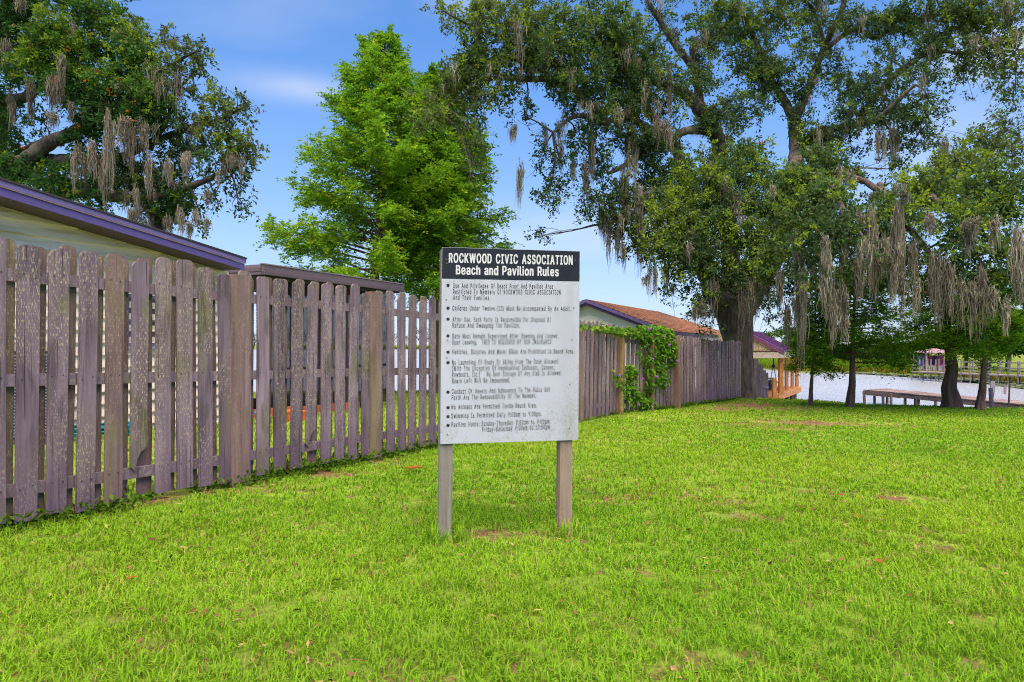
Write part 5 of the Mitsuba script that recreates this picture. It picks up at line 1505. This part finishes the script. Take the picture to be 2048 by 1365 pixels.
# standing ribs, rake trim and the cream boarded gable
for k in range(7):
    o = back * (k + .5) / 7 + nrm_up
    addc('roof_rib', bar(A_ + o + [0, 0, .012], B_ + o + [0, 0, .012], .03, .03), (.15, .06, .17), bh)
addc('rake_trim', bar(A_ + [0, -.03, -.06], B_ + [0, -.03, -.06], .03, .1), (.28, .09, .17), bh)
y_g = BZ - .54
zb_ = P(1500, 702, y_g)[2]
xr = P(1558, 702, y_g)[0]
slope_b = (B_[2] - A_[2]) / (B_[0] - A_[0])
nbd = 9
for k in range(nbd):
    x0, x1 = xr - (k + 1) * .24, xr - k * .24
    top = lambda x: A_[2] + slope_b * (x - A_[0]) - .07
    t0, t1 = max(top(x0 + .004), zb_ + .02), max(top(x1 - .004), zb_ + .02)
    vs = np.array([[x, y, z] for y in (y_g, y_g + .03) for (x, z) in ((x0 + .004, zb_), (x1 - .004, zb_), (x1 - .004, t1), (x0 + .004, t0))])
    f4 = np.array([[0, 1, 2], [0, 2, 3], [4, 6, 5], [4, 7, 6], [0, 5, 1], [0, 4, 5], [1, 6, 2], [1, 5, 6], [2, 7, 3], [2, 6, 7], [3, 4, 0], [3, 7, 4]])
    addc('gable_board', (vs, f4), np.array((.80, .57, .32)) * (.9 + .2 * rng.random()), bh)
a, b = P(1500, 703.5, y_g - .05), P(1560, 703.5, y_g - .05)
addc('trim_beam', bar(a, b, .06, .05), (.14, .07, .05), bh)
ha, hb = P(1500, 711, y_g - .02), P(1566, 711, y_g - .02)
addc('header', bar(ha, hb, .12, .2), (.74, .60, .46), bh)
hc = P(1577, 711, y_g + 1.7)
addc('header', bar(hb + [.03, .06, 0], P(1604, 709, BZ + 4.1), .1, .17), (.58, .45, .34), bh)

sw_ = thing('porch_swing', 'grey porch swing hanging on ropes under the boathouse roof', 'swing')
sz = BZ + 1.2
a0 = P(1549, 716, sz)
for dx, px in ((-.12, 1541), (.1, 1553)):
    addc('rope', tube([P(1547.5, 714, sz), P(1546.5 + dx * 8, 735, sz), P(px, 762, sz)], .015, 5), (.12, .12, .13), sw_)
addc('pulley', trimesh.creation.icosphere(1, .07).apply_translation(P(1547, 733, sz)), (.05, .05, .055), sw_)
s0_, s1_ = P(1537, 778, sz), P(1561, 778, sz)
for k in range(4):
    addc('seat_slat', bar(s0_ + [0, -.2 + k * .13, 0], s1_ + [0, -.2 + k * .13, 0], .11, .03), (.22, .2, .22), sw_)
for k in range(4):
    addc('backrest_slat', bar(s0_ + [0, .33 + .02 * k, .1 + k * .09], s1_ + [0, .33 + .02 * k, .1 + k * .09], .025, .07), (.24, .22, .25), sw_)
addc('armrest', bar(s0_ + [.02, -.25, .24], s0_ + [.02, .33, .24], .06, .04), (.2, .19, .2), sw_)
addc('armrest', bar(s1_ + [-.02, -.25, .24], s1_ + [-.02, .33, .24], .06, .04), (.2, .19, .2), sw_)
cu = thing('seat_cushion', 'dark blue cushion leaning on the porch swing', 'cushion')
cm = trimesh.creation.icosphere(3, 1.0); cm.vertices = np.sign(cm.vertices) * np.abs(cm.vertices) ** .6 * np.array([.17, .07, .2])
addc('cover', cm.apply_translation(P(1541, 772, sz) + [0, -.05, .0]), (.03, .035, .12), cu)

# ------------------------------------------------------------------ dock
dock = thing('wooden_dock', 'weathered plank dock on posts running out over the lake', 'dock')
DZ = H - 1.75
dzy = lambda y_: DZ + .20 * max(0.0, (24.9 - y_) / 9.0)                      # the deck climbs a little towards the bank
E0 = [(13.70, 15.9), (14.19, 24.9), (13.70, 26.6)]
E1 = [(14.60, 15.9), (15.30, 25.5), (15.0, 27.4)]


def along(E, s):
    L1 = math.dist(E[0], E[1]); L2 = math.dist(E[1], E[2])
    if s < L1:
        t = s / L1; return np.array([E[0][0] + (E[1][0] - E[0][0]) * t, E[0][1] + (E[1][1] - E[0][1]) * t])
    t = min((s - L1) / L2, 1); return np.array([E[1][0] + (E[2][0] - E[1][0]) * t, E[1][1] + (E[2][1] - E[1][1]) * t])


LT = math.dist(E0[0], E0[1]) + math.dist(E0[1], E0[2])
LU = math.dist(E1[0], E1[1]) + math.dist(E1[1], E1[2])
npk = 64
for k in range(npk):
    s0_, s1_ = k / npk, (k + .93) / npk
    a0, a1, b0, b1 = along(E0, s0_ * LT), along(E0, s1_ * LT), along(E1, s0_ * LU), along(E1, s1_ * LU)
    j = (rng.random() - .5) * .02
    vs = np.array([[*p, dzy(p[1]) + z] for z in (-.035 + j * .2, j * .3) for p in (a0 - [.03 + j, 0], b0, b1, a1 - [.03 + j, 0])])
    f = np.array([[0, 2, 1], [0, 3, 2], [4, 5, 6], [4, 6, 7], [0, 1, 5], [0, 5, 4], [1, 2, 6], [1, 6, 5], [2, 3, 7], [2, 7, 6], [3, 0, 4], [3, 4, 7]])
    add('plank', (vs, f), 'dock_wood', dock, uv=np.tile([[rng.random(), 0]], (8, 1)))
for E in (E0, E1):
    for q in range(2):
        a, b = np.array([*E[q], dzy(E[q][1]) - .12]), np.array([*E[q + 1], dzy(E[q + 1][1]) - .12])
        m = bar(a, b, .05, .12); add('joist', m, 'dock_wood', dock, uv=wood_uv(m, .35))
a, b = np.array([*E0[2], DZ - .12]) + [0, .03, 0], np.array([*E1[2], DZ - .12]) + [0, .03, 0]
m = bar(a, b, .05, .12); add('joist', m, 'dock_wood', dock, uv=wood_uv(m, .3))
for E, L_, ss in ((E0, LT, (.06, .22, .4, .58, .74, .82, .99)), (E1, LU, (.08, .25, .45, .62, .76, .86, .99))):
    for s in ss:
        g2 = along(E, s * L_) + rng.normal(size=2) * .03
        m = tube([[g2[0], g2[1], WATER - .5], [g2[0] + rng.normal() * .03, g2[1], dzy(g2[1]) - .05]], .05, 9)
        add('piling', m, 'dock_wood', dock, uv=wood_uv(m, .15 + .25 * rng.random()))
for px, dep in ((1749, 26.4), (1766, 25.7), (1782, 25.2)):
    g2 = P(px, 800, dep)
    m = tube([[g2[0], g2[1], WATER - .5], [g2[0], g2[1], DZ - .05]], .048, 9)
    add('piling', m, 'dock_wood', dock, uv=wood_uv(m, .2))
for a, b in ((26.3, 25.2), ):
    m = bar(np.array([*P(1733, 786, 26.4)[:2], DZ - .12]), np.array([*P(1800, 786, 24.95)[:2], DZ - .12]), .05, .16)
    add('joist', m, 'dock_wood', dock, uv=wood_uv(m, .5))
# planks of the end platform towards the left
for k in range(9):
    y0 = 24.95 + k * .18
    xl = np.interp(y0, [24.9, 26.6], [14.1, 13.62]) - .0
    xe = np.interp(y0, [24.9, 26.6], [14.19, 13.7])
    if xe - xl < .02: continue

# posts and hanging board in the shallows
mp = thing('mooring_post', 'dark leaning mooring post with a grey paddle rack right of the dock', 'post')
q = 19.0
addc('post', tube([P(1984, 820, q), P(1981, 776, q)], .055, 9), (.06, .06, .10), mp)
for k, (x0, x1, y0, y1) in enumerate(((1981, 1985, 763, 785), (1985.5, 1989.5, 763, 786))):
    addc('board', obox((P(x0, y0, q + .1) + P(x1, y1, q + .1)) / 2, [1, 0, 0], [0, 1, 0], [0, 0, 1], (x1 - x0) / F * q, .03, (y1 - y0) / F * q), (.26, .24, .31), mp)
addc('brace', bar(P(1983, 806, q + .05), P(1987, 786, q + .05), .03, .04), (.1, .1, .14), mp)
pl = thing('thin_pole', 'thin dark pole with a small board hanging from its line', 'pole')
q = 18.6
addc('shaft', tube([P(2017, 822, q), P(2019, 769, q)], .022, 7), (.05, .035, .04), pl)
addc('line', tube([P(1989, 774, q), P(2004, 771, q), P(2019, 769.5, q)], .006, 5), (.06, .06, .06), pl)
addc('line', tube([P(2019, 769.5, q), P(2048, 768.5, q)], .006, 5), (.06, .06, .06), pl)
addc('hanging_board', obox(P(2010, 779.5, q), [1, 0, 0], [0, 1, 0], [0, 0, 1], .06, .02, .25), (.27, .22, .25), pl)


def reeds(name, label, spots, seed, hgt, col, cat_='plant', n=40):
    r = np.random.default_rng(seed)
    for (px, py, dep, wd, lb) in spots:
        c = P(px, py, dep)
        x = c[0] + r.normal(size=n) * wd; y = c[1] + r.normal(size=n) * wd * .6
        z = np.maximum(land(x, y), WATER - .1)
        m, cc = blades(x, y, z, hgt * (.5 + .7 * r.random(n)), .03 + .02 * r.random(n), np.asarray(col) * (.6 + .8 * r.random((n, 1))), lean=.4, seed=seed)
        t = thing(name, lb, cat_)
        add('blades', m, 'leaf', t, color=cc)


reeds('reed_clump', '', [(2040, 815, 17.2, .22, 'tall green reed clump on the bank at the right edge'), (2010, 814, 17.6, .25, 'low reed clump on the bank beside the thin pole'), (1985, 814, 18.0, .2, 'sparse reed tuft under the dock side')], 401, .55, (.10, .2, .03), n=60)

# ------------------------------------------------------------------ far shore: marsh, trees, pier
r = np.random.default_rng(501)
parts = []
for (a, b, n, hgt, wdt, col) in ((1480, 1840, 9000, 1.0, .05, (.17, .29, .02)), (1480, 2120, 4500, .45, .05, (.36, .25, .045)), (1830, 2150, 2500, .5, .05, (.2, .24, .03)), (600, 1100, 3500, 1.6, .4, (.15, .21, .03))):
    px = a + r.random(n) * (b - a)
    o = r.random(n)
    dep = shore(px) + .6 + np.sin(px * .031) * .7 + np.sin(px * .0113) * 1.5 + (o * 9 if hgt > .6 else o * 2.0)
    x = (px - 1024) / F * dep
    parts.append(blades(x, dep, dep * 0 + WATER + .1, hgt * (.5 + .7 * r.random(n)), wdt * (.6 + .8 * r.random(n)), np.asarray(col) * (.6 + .7 * r.random((n, 1))), lean=.3, seed=502))
m, c = join(parts)
add('marsh_grass', m, 'leaf', label='bright yellow green marsh grass along the far bank', kind='stuff', color=c)
n = 1500
px = 1690 + r.random(n) ** .8 * 450
dep = shore(px) - .3 - r.random(n) ** 1.4 * np.interp(px, [1690, 1850, 2048], [.8, 1.6, 4.5])
x = (px - 1024) / F * dep
d = unit(np.stack([r.normal(size=n), r.normal(size=n), r.random(n) * .08], -1))
m, c = leaf_mesh(np.stack([x, dep, dep * 0 + WATER + .012 + .03 * r.random(n)], -1), d, np.tile([[0, 0, 1.0]], (n, 1)), .3 + .3 * r.random(n), .3 + .2 * r.random(n), np.array([.17, .21, .13]) * (.6 + .8 * r.random((n, 1))))
add('lily_pads', m, 'leaf', label='pale floating lily pads near the far right bank', kind='stuff', color=c)


def far_tree(label, px, dep, top_py, wpx, col, seed, low=None, group='trees on the far shore', n_leaf=2600):
    r = np.random.default_rng(seed)
    t = thing('far_tree', label, 'tree', group)
    base = np.array([(px - 1024) / F * dep, dep, WATER + .3])
    top = P(px, top_py, dep)[2]
    hgt = top - base[2]
    R = wpx / F * dep
    p, q, m = limb([base, base + [R * .1, 0, hgt * .45], base + [0, 0, hgt * .9]], [.035 * hgt + .06, .03 * hgt, .03], n=10, wig=.1, seed=seed, sides=7)
    add('trunk', m, 'bark', t, smooth=True)
    nb = 16
    cs = np.stack([r.normal(size=nb) * R * .45, r.normal(size=nb) * R * .45, hgt * (.36 + .55 * r.random(nb))], -1)
    cs[:, :2] *= (1.25 - .7 * ((cs[:, 2:] / hgt) - .36) / .6)
    k = r.integers(nb, size=n_leaf)
    pos = base + cs[k] + unit(r.normal(size=(n_leaf, 3))) * (r.random((n_leaf, 1)) ** .4) * np.array([R * .42, R * .42, hgt * .13])
    s = max(.22, hgt * .062)
    cc = np.asarray(col) * (.55 + .5 * r.random((nb, 1)))[k] * (.7 + .6 * r.random((n_leaf, 1)))
    m, c = leaf_mesh(pos, unit(r.normal(size=(n_leaf, 3))), unit(r.normal(size=(n_leaf, 3)) * .6 + [0, 0, 1]), s * (.7 + .7 * r.random(n_leaf)), s * .55 + 0 * pos[:, 0], cc)
    add('crown', m, 'leaf', t, color=c, kind='stuff')


FT = [(1530, 80, 664, 42, 0, 'gap right of the oak trunk'), (1580, 76, 655, 40, 1, ''), (1612, 72, 660, 36, 1, ''), (1650, 74, 668, 40, 0, ''), (1690, 70, 690, 40, 0, ''), (1730, 72, 676, 44, 0, ''), (1775, 68, 694, 40, 1, ''), (1815, 66, 690, 40, 0, ''), (1850, 62, 676, 40, 0, ''), (1890, 60, 660, 44, 0, ''), (1930, 58, 650, 44, 0, ''), (1975, 56, 640, 46, 0, ''), (2015, 54, 636, 46, 1, ''), (2055, 52, 630, 50, 0, ''), (2120, 50, 640, 60, 0, '')]
ORD = 'first second third fourth fifth sixth seventh eighth ninth tenth eleventh twelfth thirteenth fourteenth fifteenth'.split()
tone = ((.030, .075, .018), (.09, .19, .02))
for k, (px, dep, ty, wpx, br, w_) in enumerate(FT):
    far_tree(f'{("dark", "bright green")[br]} tree on the far right shore, {ORD[k]} from the left of its row', px, dep, ty, wpx, tone[br], 520 + k, group='trees on the far right shore', n_leaf=2600)
for k, px in enumerate(range(430, 1230, 34)):
    dep = 362 + (k * 37 % 29)
    far_tree('distant tree in the far treeline across the open lake', px + (k * 13 % 17), dep, 652 + (k * 29 % 23), 30, (.035, .07, .03), 560 + k, group='distant treeline across the lake', n_leaf=700)

pier = thing('far_pier', 'grey railed wooden pier standing along the far right shore', 'pier')
PW = (.21, .18, .175)
pa, pb = P(1835, 752, 45.5), P(2090, 757, 38.5)
pa[2] = pb[2] = WATER + .55
dv = unit(pb - pa); LP_ = np.linalg.norm(pb - pa)
addc('deck', bar(pa, pb, 1.2, .07), PW, pier, var=.3)
nv = np.array([dv[1], -dv[0], 0])
for side in (-.55, .55):
    for k in range(15):
        c = pa + dv * (k * LP_ / 14) + nv * side
        addc('post', bar(c + [0, 0, -.9], c + [0, 0, .80 + .12 * rng.random()], .055, .055, up=(0, 1, 0)), np.array(PW) * (.8 + .5 * rng.random()), pier)
    for hz in (.42, .74):
        addc('rail', bar(pa + dv * 2.6 + nv * side * 1.08 + [0, 0, hz], pb + nv * side * 1.08 + [0, 0, hz], .04, .05), np.array(PW) * 1.1, pier)
gz_ = thing('gazebo', 'small gazebo with a faded pink canopy on the far pier', 'gazebo')
gc = P(1868, 752, 46.5); gc[2] = WATER + .6
for dx, dy in ((-.95, -.7), (.95, -.7), (.95, .7), (-.95, .7)):
    addc('post', bar(gc + [dx, dy, 0], gc + [dx, dy, 1.28], .08, .08, up=(0, 1, 0)), (.32, .28, .26), gz_)
apx = gc + [0, 0, 1.52]
cv = [gc + [x, y, 1.22] for x, y in ((-1.15, -.9), (1.15, -.9), (1.15, .9), (-1.15, .9))]
addc('canopy', trimesh.Trimesh(np.array([apx, *cv, apx + [0, 0, -.04], *[c_ + np.array([0, 0, -.04]) for c_ in cv]]), [[0, 1, 2], [0, 2, 3], [0, 3, 4], [0, 4, 1], [5, 7, 6], [5, 8, 7], [5, 9, 8], [5, 6, 9], [1, 6, 7], [1, 7, 2], [2, 7, 8], [2, 8, 3], [3, 8, 9], [3, 9, 4], [4, 9, 6], [4, 6, 1]], process=False), (.30, .19, .22), gz_)
for k, (px, colr, lb) in enumerate(((1846, (.13, .13, .26), 'lavender blue deck chair left under the pink canopy'), (1861, (.32, .05, .09), 'red deck chair under the middle of the pink canopy'), (1870, (.03, .03, .10), 'navy deck chair between the red and magenta ones'), (1884, (.36, .06, .17), 'magenta deck chair right under the pink canopy'))):
    ch = thing('deck_chair', lb, 'chair', 'deck chairs on the far pier')
    c = P(px, 752, 46.2); c[2] = WATER + .60
    addc('seat', obox(c + [0, 0, .36], [1, 0, 0], [0, 1, 0], [0, 0, 1], .5, .45, .06), colr, ch)
    addc('backrest', obox(c + [0, .26, .70], [1, 0, 0], unit(np.array([0, 1, .2])), unit(np.array([0, -.2, 1])), .5, .05, .66), colr, ch)
    for dx, dy in ((-.2, -.18), (.2, -.18), (.2, .18), (-.2, .18)):
        addc('leg', bar(c + [dx, dy, 0], c + [dx, dy, .33], .05, .05, up=(0, 1, 0)), (.40, .36, .36), ch)

# ------------------------------------------------------------------ fallen leaves and sticks
r = np.random.default_rng(801)
n = 5200
y = 1.9 + 16 * r.random(n) ** 1.5
x = (r.random(n) * 2 - 1) * .8 * y
k = (x > fence_x(y) + .1) & (meshkit.fbm(np.stack([x * 1.7, y * 1.7, x * 0], -1), 3, 81) + .35 * bare_np(x, y) > .42 + .25 * r.random(n))
x, y = x[k], y[k]; n = len(x)
d = unit(np.stack([r.normal(size=n), r.normal(size=n), .25 * r.normal(size=n)], -1))
col = np.where(r.random((n, 1)) < .5, np.array([.20, .105, .05]), np.array([.33, .22, .11])) * (.5 + .8 * r.random((n, 1)))
m, c = leaf_mesh(np.stack([x, y, land(x, y) + .012 + .035 * r.random(n)], -1), d, unit(np.stack([r.normal(size=n) * .4, r.normal(size=n) * .4, np.ones(n)], -1)), .02 + .04 * r.random(n), .008 + .014 * r.random(n), col)
add('leaf_litter', m, 'moss_mat', label='small dry brown leaf scraps strewn through the lawn grass', kind='stuff', color=c)
for k, (px, py, s, lb) in enumerate(((828, 953, .10, 'large curled orange leaf lying on the grass left of the sign'), (1757, 1141, .04, 'small orange leaf on the lawn at the right foreground'), (1683, 1008, .035, 'tan orange leaf near the grey bare patch on the lawn'), (262, 1178, .03, 'small rusty leaf in the grass at the left foreground'), (1718, 1052, .03, 'curled yellow leaf below the bare patches on the right lawn'))):
    g2 = on_ground(px, py)
    z = float(land(*g2)) + .055
    u = np.linspace(-1, 1, 9); v = np.linspace(-1, 1, 5)
    U, Vv = np.meshgrid(u, v)
    wd = (1 - U ** 2) ** .7 * .45
    zz = .22 * Vv ** 2 * wd * 2 + .12 * U ** 2 + .05 * np.sin(U * 5 + k)
    a = k * 1.3 + .2
    xx, yy = U * s, Vv * wd * s
    pts = np.stack([g2[0] + xx * math.cos(a) - yy * math.sin(a), g2[1] + xx * math.sin(a) + yy * math.cos(a), z + zz * s], -1).reshape(-1, 3)
    i, j = np.meshgrid(np.arange(4), np.arange(8), indexing='ij')
    q4 = np.stack([i * 9 + j, i * 9 + j + 1, (i + 1) * 9 + j + 1, (i + 1) * 9 + j], -1).reshape(-1, 4)
    k_ = key('fallen_leaf')
    scene[k_] = mikit.ply((pts, q4), 'leaf', color=np.tile([[.40, .15, .035]], (len(pts), 1)) * (.85 + .3 * rng.random((len(pts), 1))))
    labels[k_] = {'label': lb, 'category': 'leaf', 'group': 'fallen leaves on the lawn'}
